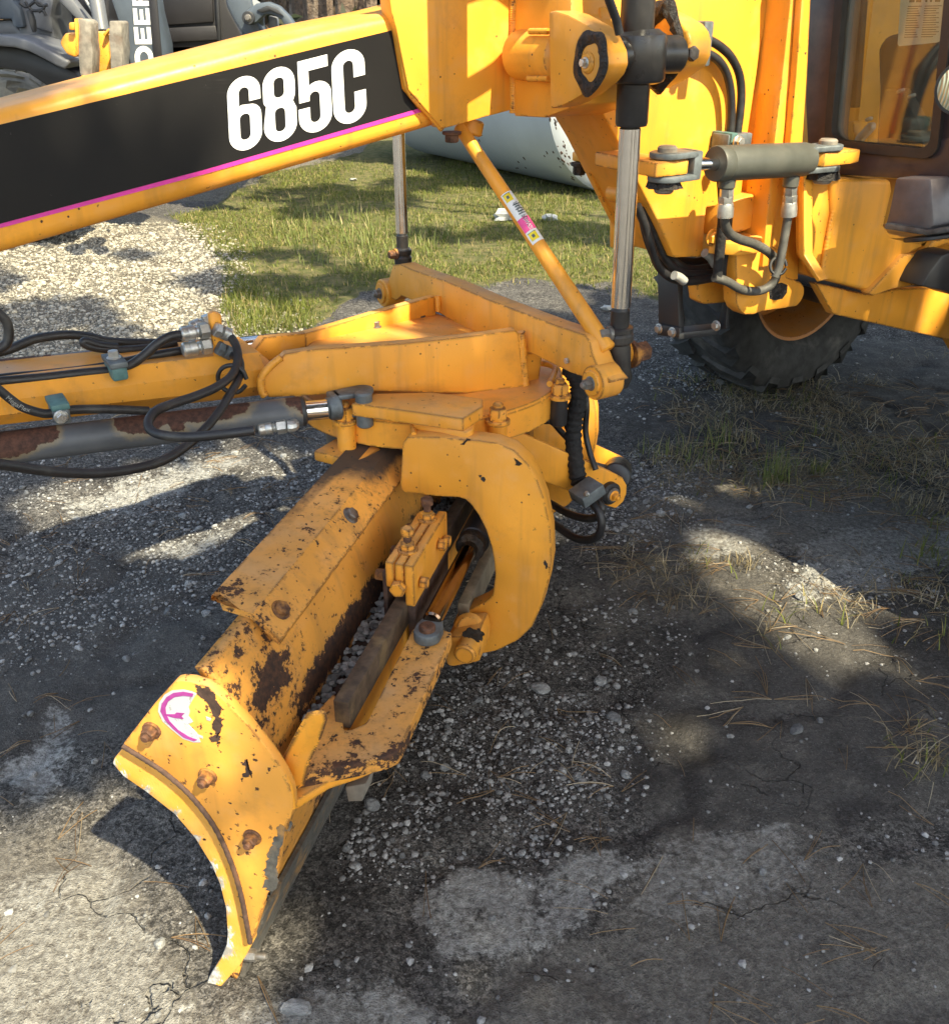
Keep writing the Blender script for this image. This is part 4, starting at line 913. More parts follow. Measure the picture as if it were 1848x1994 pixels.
rod('barrel', AB(1.80, bsh, zs), AB(2.6, bsh, zs), .036, 'black_cyl', ss, 36, ch=.01); rod('gland', AB(1.775, bsh, zs), AB(1.81, bsh, zs), .034, 'grease', ss, 36)
eyeP = []
c_ = AB(ash, bsh, zs - .023)
for t in np.linspace(90, 270, 13): eyeP.append(c_ + (BX * math.sin(R(t)) + AX * math.cos(R(t))) * .027)
eyeP += [c_ - BX * .027 + AX * .02, c_ - BX * .019 + AX * .045, c_ + BX * .019 + AX * .045, c_ + BX * .027 + AX * .02]
ey = solid('rod_eye', eyeP, (0, 0, .023), 'clamp', ss, .004); rod('pin', c_ + ZX * .02, c_ + ZX * .034, .0165, 'rusty_bolt', ey)
# lower pin barrel joining the arm to the rail
pb0 = Vector(on(904, 1277, Ap(1.60))); pbr = wr(pb0, 22)
rod('pin_barrel', pb0, pb0 + AX * .13, pbr, 'yellow_worn', bl, 32, ch=.005)
solid('pin_block', [on(x, y, Ap(1.64)) for x, y in ((878, 1240), (930, 1238), (936, 1262), (934, 1290), (880, 1300), (868, 1295), (866, 1250))], AX * .10, 'yellow_worn', bl, .008)
rod('pin_collar', on(912, 1222, Ap(1.68)), on(925, 1225, Ap(1.78)), .034, 'yellow_worn', bl, 28, ch=.01)
smear('grease', [(900, 1236), (915, 1222), (936, 1222), (940, 1245), (925, 1258), (905, 1245)], Ap(1.635), 'grease', bl, 9, 3)
# chips on the arm's face
for i, pts in enumerate((c5([(945, 1390), (975, 1400), (985, 1425), (965, 1420)]), c5([(1155, 1290), (1165, 1300), (1205, 1325), (1160, 1330)]), c6([(1330, 500), (1352, 535), (1340, 552), (1332, 530)]), c5([(840, 1210), (880, 1175), (900, 1185), (860, 1215)]))):
    smear('paint_chip', pts, shifted(PCp, -.0012), 'grease', carm, 20 + i, 1.2)

# --- diagonal link with its warning label
D0 = Vector(on(893, 244, Wp(2.42))); D1 = Vector(on(1184, 682, Wp(1.90)))
dl = rod('diagonal_link', D0, D1, wr(D0, 12.5), 'yellow', G, 28, wr(D1, 17.5))
def onlink(u0, u1, ang0, ang1, mat, lift, nm, par):
    dd, x, y = frame(D1 - D0); tocam = (Vector(CAMP) - (D0 + D1) / 2); tocam = (tocam - dd * tocam.dot(dd)).normalized(); s = dd.cross(tocam)
    V = []; F = []; nu, nv = 6, 8
    for i in range(nu + 1):
        u = u0 + (u1 - u0) * i / nu; c = D0 + (D1 - D0) * u; r = wr(D0, 12.5) + (wr(D1, 17.5) - wr(D0, 12.5)) * u + lift
        for j in range(nv + 1):
            t = R(ang0 + (ang1 - ang0) * j / nv); V.append((c + (tocam * math.cos(t) + s * math.sin(t)) * r)[:])
    for i in range(nu):
        for j in range(nv): q0 = i * (nv + 1) + j; F.append((q0, q0 + 1, q0 + nv + 2, q0 + nv + 1))
    return raw(nm, V, F, mat, par, True)
lab = onlink(.318, .535, -80, 35, 'white_vinyl', .0008, 'warning_label', dl)
onlink(.43, .485, -78, 33, 'lab_pink', .0014, 'danger_band', lab)
for u in (.325, .495):
    onlink(u, u + .03, -40, 20, 'lab_yellow', .0014, 'warning_triangle', lab); onlink(u + .008, u + .02, -18, 2, 'ink', .0019, 'warning_symbol', lab)
    onlink(u - .002, u, -45, 22, 'ink', .0019, 'label_line', lab)
for k in range(5): onlink(.372 + k * .010, .376 + k * .010, -70, -5 - 6 * (k % 2), 'ink', .0014, 'label_text', lab)
for s_, u, a_, h in (('PINCH POINT', .366, -70, .017), ('DANGER', .436, -60, .014)):
    cu = bpy.data.curves.new('t', 'FONT'); cu.body = s_; cu.size = h; ob = bpy.data.objects.new('tmp', cu); COL.objects.link(ob)
    me = bpy.data.meshes.new_from_object(ob.evaluated_get(bpy.context.evaluated_depsgraph_get())); bpy.data.objects.remove(ob)
    dd, x, y = frame(D1 - D0); tocam = (Vector(CAMP) - (D0 + D1) / 2); tocam = (tocam - dd * tocam.dot(dd)).normalized(); s = dd.cross(tocam); L = (D1 - D0).length
    for v in me.vertices:
        r = wr(D0, 14.5) + .0024; t = R(a_ + 20) + v.co.y / r; c = D0 + dd * (u * L + v.co.x * .62); v.co = c + (tocam * math.cos(t) + s * math.sin(t)) * r
    me.materials.clear(); link('label_text', me, 'ink' if s_[0] == 'P' else 'white_vinyl', lab)
rod('link_eye', Vector(on(1183, 690, Wp(1.96))) - EX * .03, Vector(on(1183, 690, Wp(1.96))) + EX * .05, .034, 'yellow', G)
bolt(on(880, 258, Wp(2.36)), -ZX, .016, .02, 'rusty_bolt', gus); rod('link_eye', on(918, 232, Wp(2.42)), on(912, 262, Wp(2.42)), .03, 'yellow', G)

# print along the hose at the left edge
cu = bpy.data.curves.new('t', 'FONT'); cu.body = 'MegaFlex'; cu.size = .0125; ob = bpy.data.objects.new('tmp', cu); COL.objects.link(ob)
me = bpy.data.meshes.new_from_object(ob.evaluated_get(bpy.context.evaluated_depsgraph_get())); bpy.data.objects.remove(ob)
hp_ = spline([on(x, y, shifted(Wp(2.30), -.0135)) for x, y in [(5, 763), (20, 775), (45, 792), (85, 804)]], 24); cl_ = [0]
for p_, q_2 in zip(hp_, hp_[1:]): cl_.append(cl_[-1] + (q_2 - p_).length)
for v in me.vertices:
    t_ = min(cl_[-2], v.co.x + .012); k_ = max(0, int(np.searchsorted(cl_, t_)) - 1); d_ = (hp_[k_ + 1] - hp_[k_]).normalized(); nn_ = d_.cross(GX); nn_ = nn_ if nn_.z > 0 else -nn_
    v.co = hp_[k_] + d_ * (t_ - cl_[k_]) + nn_ * (v.co.y - .006)
me.materials.clear(); link('hose_print', me, 'lever', draw)
# --- rear end of the front frame: tall post with sloping tail
PP = Wp(2.200)
post = plate('frame_post', [(1126, -80), (1507, -80), (1500, 0), (1482, 90), (1470, 170), (1455, 270), (1445, 370), (1440, 396), (1376, 404), (1372, 440), (1368, 500), (1313, 502), (1290, 450), (1240, 352), (1208, 284), (1166, 208), (1126, 206)], PP, .205, 'yellow', G, .005, 3)
plate('post_rib', [(1148, 338), (1160, 336), (1206, 428), (1206, 446), (1200, 440)], Wp(2.420), .02, 'yellow', post, .003)
rod('cross_tube', on(1190, 375, Wp(2.370)), on(1245, 382, Wp(2.240)), .022, 'yellow', post)
plate('far_lug', [(1113, 295), (1150, 297), (1160, 318), (1113, 314)], Sp(2.1), .05, 'yellow', post, .005)
bolt(on(1128, 318, Sp(2.1)), -ZX, .018, .03, 'grease', post)
plate('lower_lug', [(1196, 380), (1240, 390), (1250, 480), (1196, 484)], Wp(2.450), .02, 'yellow', post, .003)
rod('hinge_barrel', on(1408, 437, Wp(2.260)), on(1408, 374, Wp(2.260)), .085, 'yellow', post, 40)
# horizontal lug and the articulation cylinder
ZL = Zr(float(on(1292, 309, Wp(2.000))[2]))
lug = [(1200, 309), (1310, 311), (1318, 316), (1318, 320), (1240, 322), (1200, 320)]
P0 = on(1300, 310, ZL)
lz = ZL[1]
lugP = [on(x, y, ZL) for x, y in ((1235, 300), (1290, 304))]
Lc = Vector(P0)
solid('front_lug', [Lc + EX * .035 - GX * .028, Lc + EX * .048, Lc + EX * .035 + GX * .03, Lc + EX * .01 + GX * .18, Lc - EX * .055 + GX * .18, Lc - EX * .06 - GX * .03], (0, 0, -.030), 'yellow_worn', post, .004)
rf_lug = post
ac = thing('articulation_cylinder', None, None); ac.parent = G; ac.matrix_parent_inverse = Matrix.Translation(-G.location)
PAc = Wp(1.985)
B0 = Vector(on(1392, 319, PAc)); B1 = Vector(on(1573, 310, PAc)); ra = wr(B0, 33.5); da = (B1 - B0).normalized()
lathe('barrel', B0, B1, [(0, ra * .96), (.01, ra), (.10, ra), (.103, ra * .985), (.11, ra), (.94, ra), (.985, ra * .93), (1, ra * .80)], 'artic', ac, 48)
rod('gland', B0 - da * .003, B0 + da * .01, ra * .38, 'grease', ac)
C0 = Vector(on(1338, 320, PAc)); rod('rod', C0, B0 + da * .02, wr(C0, 12.5), 'chrome', ac)
rod('rod_collar', C0 - da * .004, C0 + da * .012, wr(C0, 15), 'zinc', ac)
clev(C0 + da * .005, -da, C0.z, 'clamp', .105, .036, .034, .013, ac)
pz = C0 - da * .062; rod('clevis_pin', (pz.x, pz.y, C0.z - .055), (pz.x, pz.y, C0.z + .042), .021, 'old_steel', ac)
clev(B1 - da * .01, da, B1.z, 'clamp', .11, .034, .034, .013, ac)
pz2 = B1 + da * .062; rod('clevis_pin', (pz2.x, pz2.y, B1.z - .06), (pz2.x, pz2.y, B1.z + .042), .022, 'old_steel', ac)
solid('rear_lug', [pz2 + ZX * .016 + v for v in (-EX * .04 - GX * .03, EX * .06 - GX * .03, EX * .10 - GX * .02, EX * .10 + GX * .12, -EX * .02 + GX * .12, -EX * .05)], (0, 0, -.030), 'yellow_worn', rf_lug, .004)
blob('grease', (pz2.x, pz2.y, B1.z - .05), ZX, .035, .02, ac, 8); blob('grease', (pz.x, pz.y, C0.z - .045), ZX, .03, .015, ac, 9)
# fittings and hoses beneath it
for (x, y0, y1, nm) in ((1416, 350, 424, 0), (1540, 348, 422, 1)):
    A_ = Vector(on(x, y0, PAc)); B_ = Vector(on(x - 5, y1, PAc))
    rod('port', A_ + ZX * .01, A_ - ZX * .02, .019, 'artic', ac); L_ = B_ - A_
    bolt(A_ + L_ * .12, L_, .016, .03, 'zinc', ac, washer=False); bolt(A_ + L_ * .36, L_, .017, .032, 'zinc', ac, washer=False)
    lathe('hose_fitting', A_ + L_ * .55, B_, [(0, .011), (.15, .017), (.5, .019), (.95, .019), (1, .015)], 'zinc', ac, 14)
hose('hydraulic_hose', [(1411, 420), (1412, 440), (1422, 456), (1440, 466), (1468, 475), (1492, 488), (1508, 505), (1513, 528), (1505, 550), (1486, 564), (1462, 567), (1440, 562), (1415, 548), (1390, 540)], PAc, 8.6, 'dusty_hose', ac, plane2=Wp(2.100))
hose('hydraulic_hose', [(1534, 420), (1528, 455), (1522, 490), (1516, 520), (1508, 540)], PAc, 8.4, 'dusty_hose', ac)
tube('cable_tie', [Vector(on(1515, 518, PAc)) + Vector((math.cos(t), .3 * math.sin(t), math.sin(t))) * .02 for t in np.linspace(0, 6, 9)], .004, 'rubber', ac, 6)
for i, pts in enumerate(([(1405, 350), (1408, 400), (1405, 450), (1400, 500), (1396, 540)], [(1418, 425), (1414, 470), (1408, 510), (1405, 545)])):
    hose('hydraulic_hose', pts, Wp(2.100 + .03 * i), 10 - i * 2, 'sleeve', post)
for i, pts in enumerate(([(1240, 400), (1256, 440), (1268, 480), (1280, 515), (1305, 540), (1340, 548), (1395, 540)], [(1250, 400), (1266, 440), (1280, 475), (1296, 505), (1325, 530), (1360, 535), (1400, 530)], [(1262, 410), (1276, 450), (1292, 485), (1320, 515), (1350, 525), (1390, 520)], [(1245, 390), (1262, 470), (1290, 525), (1325, 545), (1380, 545)], [(1270, 420), (1288, 470), (1310, 500), (1345, 510), (1380, 505)], [(1430, 520), (1445, 545), (1425, 560), (1400, 545)], [(1408, 485), (1420, 510), (1440, 540), (1450, 550)])):
    hose('hydraulic_hose', pts, Wp(2.220 + .025 * i), 8.5, 'rubber', post)
for pts in ([(1312, 536), (1322, 540), (1332, 548)], [(1372, 492), (1384, 502), (1392, 515)], [(1404, 528), (1410, 535), (1414, 530)]): hose('tape_wrap', pts, Wp(2.180), 9, 'lever', post)
# twin hoses arcing over the post
PHs = Wp(2.160)
cb = box('hose_clamp', on(1359, 85, shifted(PHs, .0)), [EX, GX, ZX], (.014, .03, .045), 'clamp', post, .004); bolt(on(1363, 86, shifted(PHs, -.035)), -GX, .012, .014, 'zinc', cb)
hose('hydraulic_hose', [(1345, 68), (1370, 74), (1398, 88), (1422, 110), (1438, 142), (1443, 180), (1440, 225), (1434, 268)], PHs, 8.2, 'rubber', post)
hose('hydraulic_hose', [(1345, 95), (1370, 102), (1395, 115), (1412, 138), (1421, 170), (1424, 215), (1422, 268)], PHs, 8.2, 'rubber', post)
cb = box('hose_clamp', on(1424, 274, PHs), [EX, GX, ZX], (.040, .028, .018), 'clamp', post, .004); box('clamp_half', on(1409, 274, PHs), [EX, GX, ZX], (.010, .034, .020), 'teal', cb, .003); bolt(on(1436, 276, shifted(PHs, -.05)), -GX, .011, .014, 'zinc', cb)
hose('hydraulic_hose', [(1176, -30), (1184, -5), (1193, 20), (1200, 40), (1206, 66)], Wp(1.84), 9, 'rubber', G)

# --- rear frame
rf = thing('rear_frame', None, None); rf.parent = G; rf.matrix_parent_inverse = Matrix.Translation(-G.location)
PR = Wp(2.110)
P_st = Sp(2.390)
plate('tower_front', [(1514, -70), (1548, -70), (1540, 10), (1525, 130), (1507, 285), (1492, 430), (1484, 520), (1440, 520), (1448, 400), (1462, 290), (1480, 130), (1501, 0)], P_st, .03, 'yellow', rf, .003)
plate('tower_side', [(1541, -70), (1583, -70), (1578, 0), (1571, 150), (1562, 290), (1557, 420), (1554, 545), (1478, 545), (1488, 440), (1507, 285), (1525, 130), (1538, 10)], PR, .24, 'yellow', rf, .004)
plate('tower_flange', [(1566, -70), (1572, -70), (1556, 150), (1545, 280), (1538, 280), (1550, 150)], shifted(PR, -.022), .02, 'yellow', rf, .003)
HG = Wp(2.100)
hp = c3([(600, 1450), (620, 1420), (760, 1400), (890, 1480), (900, 1620), (985, 1650), (1003, 1680), (1003, 1720), (985, 1760), (960, 1790), (870, 1805), (760, 1820), (710, 1838), (655, 1840), (625, 1815), (605, 1770)])
bm = bmesh.new(); slot = c3([(795, 1690), (812, 1665), (870, 1652), (905, 1665), (900, 1710), (875, 1745), (830, 1755), (800, 1745)])
hinge = plate('hinge_plate', hp, HG, .05, 'yellow_worn', rf, .006)
sl_ = plate('slot', slot, shifted(HG, -.0015), .004, 'grease', hinge, bev=.001)
plate('hinge_plate', c3([(372, 1640), (440, 1640), (600, 1660), (610, 1740), (560, 1768), (420, 1778), (385, 1760)]), Wp(2.260), .04, 'yellow_worn', rf, .005)
solid('hinge_shelf', [on(x, y, Zr(float(on(1440, 455, Wp(2.170))[2]))) for x, y in ((1380, 470), (1440, 432), (1485, 440), (1484, 468), (1440, 475))], (0, 0, -.03), 'yellow', rf, .004)
bolt(on(1387, 463, Wp(2.130)), -GX, .016, .014, 'yellow', rf)
# side plate with weld, then the chassis box under the cab
P5 = Wp(2.030)
sp_ = plate('side_plate', [(1566, 336), (1622, 338), (1622, 405), (1598, 540), (1594, 545), (1566, 497)], P5, .03, 'yellow', rf, .003)
plate('side_plate_edge', [(1553, 345), (1565, 338), (1566, 497), (1596, 546), (1590, 549), (1554, 497)], Sp(2.425), .03, 'yellow', rf, .002)
weld('weld_bead', [on(x, y, shifted(P5, -.004)) for x, y in ((1623, 400), (1617, 430), (1610, 465), (1604, 500), (1599, 530))], .008, sp_)
PCh = Wp(2.015)
ch = plate('chassis_box', [(1618, 352), (1632, 346), (1736, 350), (1738, 372), (1722, 440), (1735, 455), (1800, 470), (1864, 462), (1864, 480), (1812, 474), (1765, 498), (1695, 572), (1688, 566), (1600, 545), (1622, 420)], PCh, .30, 'yellow', rf, .022, 4)
plate('chassis_flange', [(1690, 572), (1760, 497), (1800, 492), (1815, 470), (1845, 464), (1864, 462), (1864, 470), (1850, 474), (1823, 482), (1800, 520), (1780, 556), (1740, 562), (1700, 576)], shifted(PCh, -.015), .03, 'yellow_worn', rf, .004)
plate('belly_plate', [(1588, 551), (1690, 574), (1745, 563), (1850, 560), (1864, 560), (1864, 690), (1848, 662), (1622, 612)], Wp(2.080), .03, 'yellow_worn', rf, .004)
plate('dark_guard', [(1796, 558), (1810, 530), (1834, 498), (1850, 492), (1866, 490), (1866, 578), (1842, 568)], Wp(1.90), .08, 'ldr_dark', rf, .006)

# --- cab
cab = thing('cab', None, None); cab.parent = G; cab.matrix_parent_inverse = Matrix.Translation(-G.location)
PCab = Sp(2.680); PCi = Sp(2.690)
# frame as butted bars
plate('cab_pillar', [(1578, -70), (1646, -70), (1640, 20), (1618, 255), (1620, 290), (1570, 285), (1566, 200)], PCab, .07, 'cab', cab, .008, 3)
plate('cab_sill', [(1566, 283), (1640, 288), (1800, 300), (1830, 270), (1856, 268), (1950, 260), (1950, 360), (1840, 352), (1736, 347), (1562, 336)], PCab, .07, 'cab', cab, .004)
plate('cab_pillar', [(1848, -70), (1960, -70), (1960, 300), (1830, 290), (1828, 240), (1838, 100)], shifted(PCab, .002), .07, 'cab', cab, .006)
def ringshape(outer, inner, plane, th, name, mat, parent):
    bm = bmesh.new(); n = len(outer); ext = Vector(away(plane, th))
    Vo = [Vector(on(x, y, plane)) for x, y in outer]; Vi = [Vector(on(x, y, plane)) for x, y in inner]
    a = [bm.verts.new(v) for v in Vo]; b = [bm.verts.new(v) for v in Vi]; c = [bm.verts.new(v + ext) for v in Vo]; d = [bm.verts.new(v + ext) for v in Vi]
    for i in range(n):
        j = (i + 1) % n
        for q in ((a[i], a[j], b[j], b[i]), (c[i], d[i], d[j], c[j]), (a[i], c[i], c[j], a[j]), (b[i], b[j], d[j], d[i])): bm.faces.new(q)
    return fin(name, bm, mat, parent)
def rq(tl, tr, br, bl_, r, n=6):
    P = [np.array(p, float) for p in (tl, tr, br, bl_)]; out = []
    for i in range(4):
        p = P[i]; a = P[i - 1] - p; b = P[(i + 1) % 4] - p; a *= r / np.linalg.norm(a); b *= r / np.linalg.norm(b)
        for k in range(n + 1):
            t = k / n; out.append(tuple((1 - t) ** 2 * (p + a) + 2 * t * (1 - t) * p + t * t * (p + b)))
    return out
win_in = rq((1645, -60), (1842, -50), (1808, 291), (1616, 272), 26); win_out = rq((1630, -75), (1862, -65), (1822, 312), (1602, 290), 36)
ringshape(win_out, win_in, shifted(PCab, -.012), .03, 'window_seal', 'seal', cab)
plate('window_glass', rq((1640, -64), (1848, -55), (1813, 296), (1611, 277), 28), shifted(PCab, .006), .005, 'glass', cab, bev=0)
# inside the cab
plate('cab_side', [(1600, -70), (1700, -70), (1672, 150), (1655, 300), (1590, 300)], Sp(2.995), .02, 'yellow', cab, .002)
plate('cab_back', [(1560, -80), (1960, -80), (1960, 360), (1560, 340)], Sp(3.395), .02, 'yellow', cab, .002)
plate('inner_pillar', [(1668, -70), (1685, -70), (1665, 210), (1650, 210)], Sp(2.925), .02, 'seat', cab, .002)
plate('dash', [(1630, 240), (1662, 236), (1662, 300), (1628, 300)], Sp(2.845), .06, 'yellow', cab, .004)
plate('seat', [(1705, 95), (1720, 70), (1770, 60), (1850, 90), (1850, 310), (1700, 310), (1708, 180)], Sp(3.145), .16, 'seat', cab, .04, 3)
plate('console', [(1716, 175), (1752, 172), (1790, 240), (1800, 300), (1745, 300)], Sp(2.995), .05, 'seat', cab, .01)
plate('lever', [(1664, 266), (1690, 238), (1697, 240), (1696, 252), (1670, 280), (1660, 279)], Sp(2.845), .02, 'lever', cab, .004)
for x, y in ((1691, 229), (1753, 174), (1774, 184)): rod('knob', on(x, y, Sp(2.865)), on(x + 1, y + 6, Sp(2.865)), .010, 'lever', cab, 12)
hose('cable', [(1650, -20), (1647, 20), (1642, 80), (1638, 150), (1636, 230), (1634, 260)], Sp(2.845), 5, 'sleeve', cab); rod('cable_clip', on(1644, 2, Sp(2.825)), on(1643, 12, Sp(2.825)), .014, 'zinc', cab)
PPp = shifted(PCab, .013)
pap = plate('notice_sheet', [(1757, -70), (1842, -70), (1829, 80), (1822, 83), (1750, 90), (1747, 86)], PPp, .0015, 'paper', cab, bev=0)
PPl = shifted(PCab, .0118)
def strip(x0, y0, x1, y1, mat, parent, h):
    f = lambda x, y: (x - (y - 0) * .115 + 2, y - (x - 1755) * .02)
    return plate('print_line', [f(x0, y0), f(x1, y0), f(x1, y0 + h), f(x0, y0 + h)], PPl, .0008, mat, parent, bev=0)
for k in range(14): strip(1766, 12 + k * 4.6, 1793 - (k * 7) % 9, 0, 'ink', pap, 1.6); strip(1799, 12 + k * 4.6, 1832 - (k * 5) % 11, 0, 'ink', pap, 1.6)
for x0, x1 in ((1768, 1778), (1781, 1791), (1799, 1803), (1808, 1812), (1818, 1828)): strip(x0, -2, x1, 0, 'ink', pap, 7)
# corner foot of the cab
PKf = Sp(2.595)
kf = plate('cab_foot', [(1743, 346), (1812, 348), (1818, 440), (1794, 454), (1722, 440), (1730, 410)], PKf, .12, 'foot', cab, .006)
plate('cab_foot_side', [(1815, 350), (1844, 346), (1950, 330), (1950, 440), (1850, 448), (1810, 455)], Wp(1.93), .05, 'clamp', cab, .006)
plate('foot_ring', [(1722, 434), (1806, 447), (1850, 440), (1900, 436), (1900, 446), (1850, 452), (1804, 459), (1720, 446)], Sp(2.575), .14, 'clamp', cab, .004)
rod('rubber_mount', on(1812, 458, Sp(2.645)), on(1812, 466, Sp(2.645)), .06, 'rubber', cab)
# work lamp at the cab corner
lp = Vector(on(1874, 171, Sp(2.525))); ln = (Vector(CAMP) + Vector((0, .0, -1.2)) - lp); ln.z = -.05; ln = (-EX * .85 - GX * .35).normalized()
lamp = lathe('work_lamp', lp - ln * .05, lp + ln * .012, [(0, .02), (.3, .045), (.85, .055), (1, .053)], 'black_cyl', G, 36)
lathe('lamp_lens', lp + ln * .008, lp + ln * .018, [(0, .048), (.5, .047), (1, .036)], 'lens', lamp, 36)
bolt(lp + ZX * .07, ZX, .012, .05, 'black_cyl', lamp, washer=False, name='lamp_bracket')

# --- access step
stp = plate('step', [(1279, 528), (1318, 530), (1322, 655), (1282, 652)], Sp(2.275), .02, 'ldr_dark', G, .003)
plate('step_rail', [(1278, 632), (1322, 638), (1323, 658), (1280, 653)], shifted(Sp(2.275), -.008), .012, 'ldr_dark', stp, .002)
for x, y in ((1283, 640), (1309, 647)): bolt(on(x, y, shifted(Sp(2.275), -.008)), -EX, .011, .01, 'zinc', stp)
solid('tread', [on(x, y, Zr(float(on(1322, 645, Sp(2.275))[2]))) for x, y in ((1320, 636), (1396, 628), (1398, 640), (1322, 648))], (0, 0, -.02), 'ldr_dark', stp, .003)
plate('step_hanger', [(1406, 590), (1416, 588), (1412, 640), (1396, 642)], Sp(2.425), .012, 'ldr_dark', stp, .002)
bolt(on(1394, 634, shifted(Sp(2.375), 0)), -EX, .011, .01, 'zinc', stp)

# --- rear wheel
def lugtyre(c, axis_, rad, width, parent, rimr, nl=18, mat='tyre', rimmat='yellow'):
    axis_ = Vector(axis_).normalized(); w = width / 2; c = Vector(c)
    wh = thing('wheel', None, None)
    if parent: wh.parent = parent; wh.matrix_parent_inverse = Matrix.Translation(-parent.location)
    pfl = [(-w * .80, rimr), (-w * .98, rimr + .05), (-w * 1.06, (rad + rimr) / 2), (-w * .98, rad * .93), (-w * .86, rad * .965), (-w * .4, rad * .98), (0, rad * .985)]
    pfl = pfl + [(-a, b) for a, b in pfl[-2::-1]]
    d, x, y = frame(axis_); n = 72; bm = bmesh.new(); rg = []
    for k in range(n):
        u = x * math.cos(2 * math.pi * k / n) + y * math.sin(2 * math.pi * k / n); rg.append([bm.verts.new(c + d * a + u * b) for a, b in pfl])
    for k in range(n):
        A_, B_ = rg[k], rg[(k + 1) % n]
        for i in range(len(pfl) - 1): bm.faces.new((A_[i], A_[i + 1], B_[i + 1], B_[i]))
        bm.faces.new((A_[-1], A_[0], B_[0], B_[-1]))
    ty = fin('tyre', bm, mat, wh, 1.0)
    for k in range(nl * 2):
        s = 1 if k % 2 else -1; t0 = 2 * math.pi * (k / 2 + .0) / nl * 1.0; P = []
        def at(a_, ang, rr): return c + d * a_ + (x * math.cos(ang) + y * math.sin(ang)) * rr
        dt = 2 * math.pi / nl * .24; sk = 2 * math.pi / nl * .55
        bm = bmesh.new(); lv = []
        for rr in (rad * .955, rad * 1.01):
            f = 1.0 if rr < rad else .94
            lv.append([bm.verts.new(at(s * w * .10, t0 + sk - dt * f, rr)), bm.verts.new(at(s * w * .10, t0 + sk + dt * f, rr)), bm.verts.new(at(s * w * .55, t0 + sk * .45 + dt * f, rr)), bm.verts.new(at(s * w * 1.0, t0 + dt * f, rr * .985)), bm.verts.new(at(s * w * 1.04, t0 + dt * f * .9, rr * .90)), bm.verts.new(at(s * w * 1.04, t0 - dt * f * .9, rr * .90)), bm.verts.new(at(s * w * 1.0, t0 - dt * f, rr * .985)), bm.verts.new(at(s * w * .55, t0 + sk * .45 - dt * f, rr))])
        L0, L1 = lv
        for i in range(8): j = (i + 1) % 8; bm.faces.new((L0[i], L0[j], L1[j], L1[i]))
        bm.faces.new(L1); fin('tread_lug', bm, mat, ty, .3)
    lathe('rim', c - d * w * .86, c + d * w * .6, [(0, rimr * 1.05), (.02, rimr * 1.03), (.06, rimr * .95), (.4, rimr * .86), (.95, rimr * .84), (1, rimr * .4)], rimmat, wh, 48) if False else None
    bm = bmesh.new(); prr = [(-w * .86, rimr * 1.06), (-w * .84, rimr * 1.0), (-w * .6, rimr * .92), (w * .25, rimr * .86), (w * .27, rimr * .3), (w * .30, rimr * .3), (w * .30, rimr * .95), (-w * .5, rimr * 1.02)]
    rg = []
    for k in range(48):
        u = x * math.cos(2 * math.pi * k / 48) + y * math.sin(2 * math.pi * k / 48); rg.append([bm.verts.new(c + d * a + u * b) for a, b in prr])
    for k in range(48):
        A_, B_ = rg[k], rg[(k + 1) % 48]
        for i in range(len(prr)): j = (i + 1) % len(prr); bm.faces.new((A_[i], A_[j], B_[j], B_[i]))
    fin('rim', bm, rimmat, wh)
    rod('hub', c - d * w * .5, c + d * w * .4, rimr * .35, 'black_cyl', wh)
    return wh
rad = .62; wc = on(1532, 752, Zr(0)); wctr = Vector(wc) + GX * .16 + ZX * (rad - .02)
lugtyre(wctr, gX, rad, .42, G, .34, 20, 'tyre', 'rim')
rod('rear_axle', wctr - GX * 1.3, wctr + GX * .05, .15, 'black_cyl', G, 32)
solid('far_fender', [Vector(wctr) + EX * (-.2) + ZX * .15 - GX * .25, Vector(wctr) + EX * .9 + ZX * .15 - GX * .25, Vector(wctr) + EX * .9 + ZX * .5 - GX * .25, Vector(wctr) + EX * (-.2) + ZX * .5 - GX * .25], GX * .1, 'black_cyl', G, .01)

# the body of the machine beyond the picture's edge: roof and engine bay, which shade what lies under them
def mbox(name, s0, s1, w0, w1, z0, z1, mat, parent, bev=.03):
    P = [Vector(eX * s_ + gX * w_ + UP * z0) for s_, w_ in ((s0, w0), (s1, w0), (s1, w1), (s0, w1))]
    return solid(name, P, (0, 0, z1 - z0), mat, parent, bev)
mbox('cab_roof', 2.15, 2.95, 1.45, 2.6, 2.40, 2.47, 'yellow', cab)
mbox('belly_pan', 2.62, 2.79, 1.70, 2.45, .84, .88, 'black_cyl', rf, .005)
mbox('engine_bay', 2.80, 5.4, 1.30, 2.85, .90, 1.95, 'yellow', G)
mbox('rear_chassis', 2.95, 5.4, 1.45, 2.55, .72, .84, 'black_cyl', G)
lugtyre(eX * 3.05 + gX * 1.02 + UP * .62, gX, .62, .42, G, .34, 20)
# ------------------------------------------------------------------ machines and tank behind
def gnd(px, py): return on(px, py, Zr(0.0))
LD = thing('backhoe_loader', 'dusty grey backhoe loader with DEERE on its boom behind the black boom', 'loader', (-3.3, 7.4, 0))
PL1 = Yp(7.0)
wl = Vector(on(-12, 133, Yp(7.9))); rl_ = wl.z / 2; wl.z = rl_
lugtyre(wl, (.25, 1, 0), rl_, .44, LD, .34, 18, 'dusty_tyre', 'ldr_dark')
plate('fender', c1([(-300, 205), (0, 205), (90, 214), (190, 245), (300, 300), (375, 345), (402, 352), (404, 378), (380, 404), (330, 385), (260, 345), (170, 300), (90, 278), (0, 270), (-300, 272)]), Yp(6.75), .5, 'ldr_grey', LD, .03, 3)
plate('fender_liner', c1([(-300, 262), (0, 262), (120, 280), (240, 330), (330, 380), (385, 395), (440, 420), (480, 470), (470, 520), (300, 520), (150, 420), (0, 400), (-300, 400)]), Yp(6.9), .42, 'ldr_dark', LD, .02)
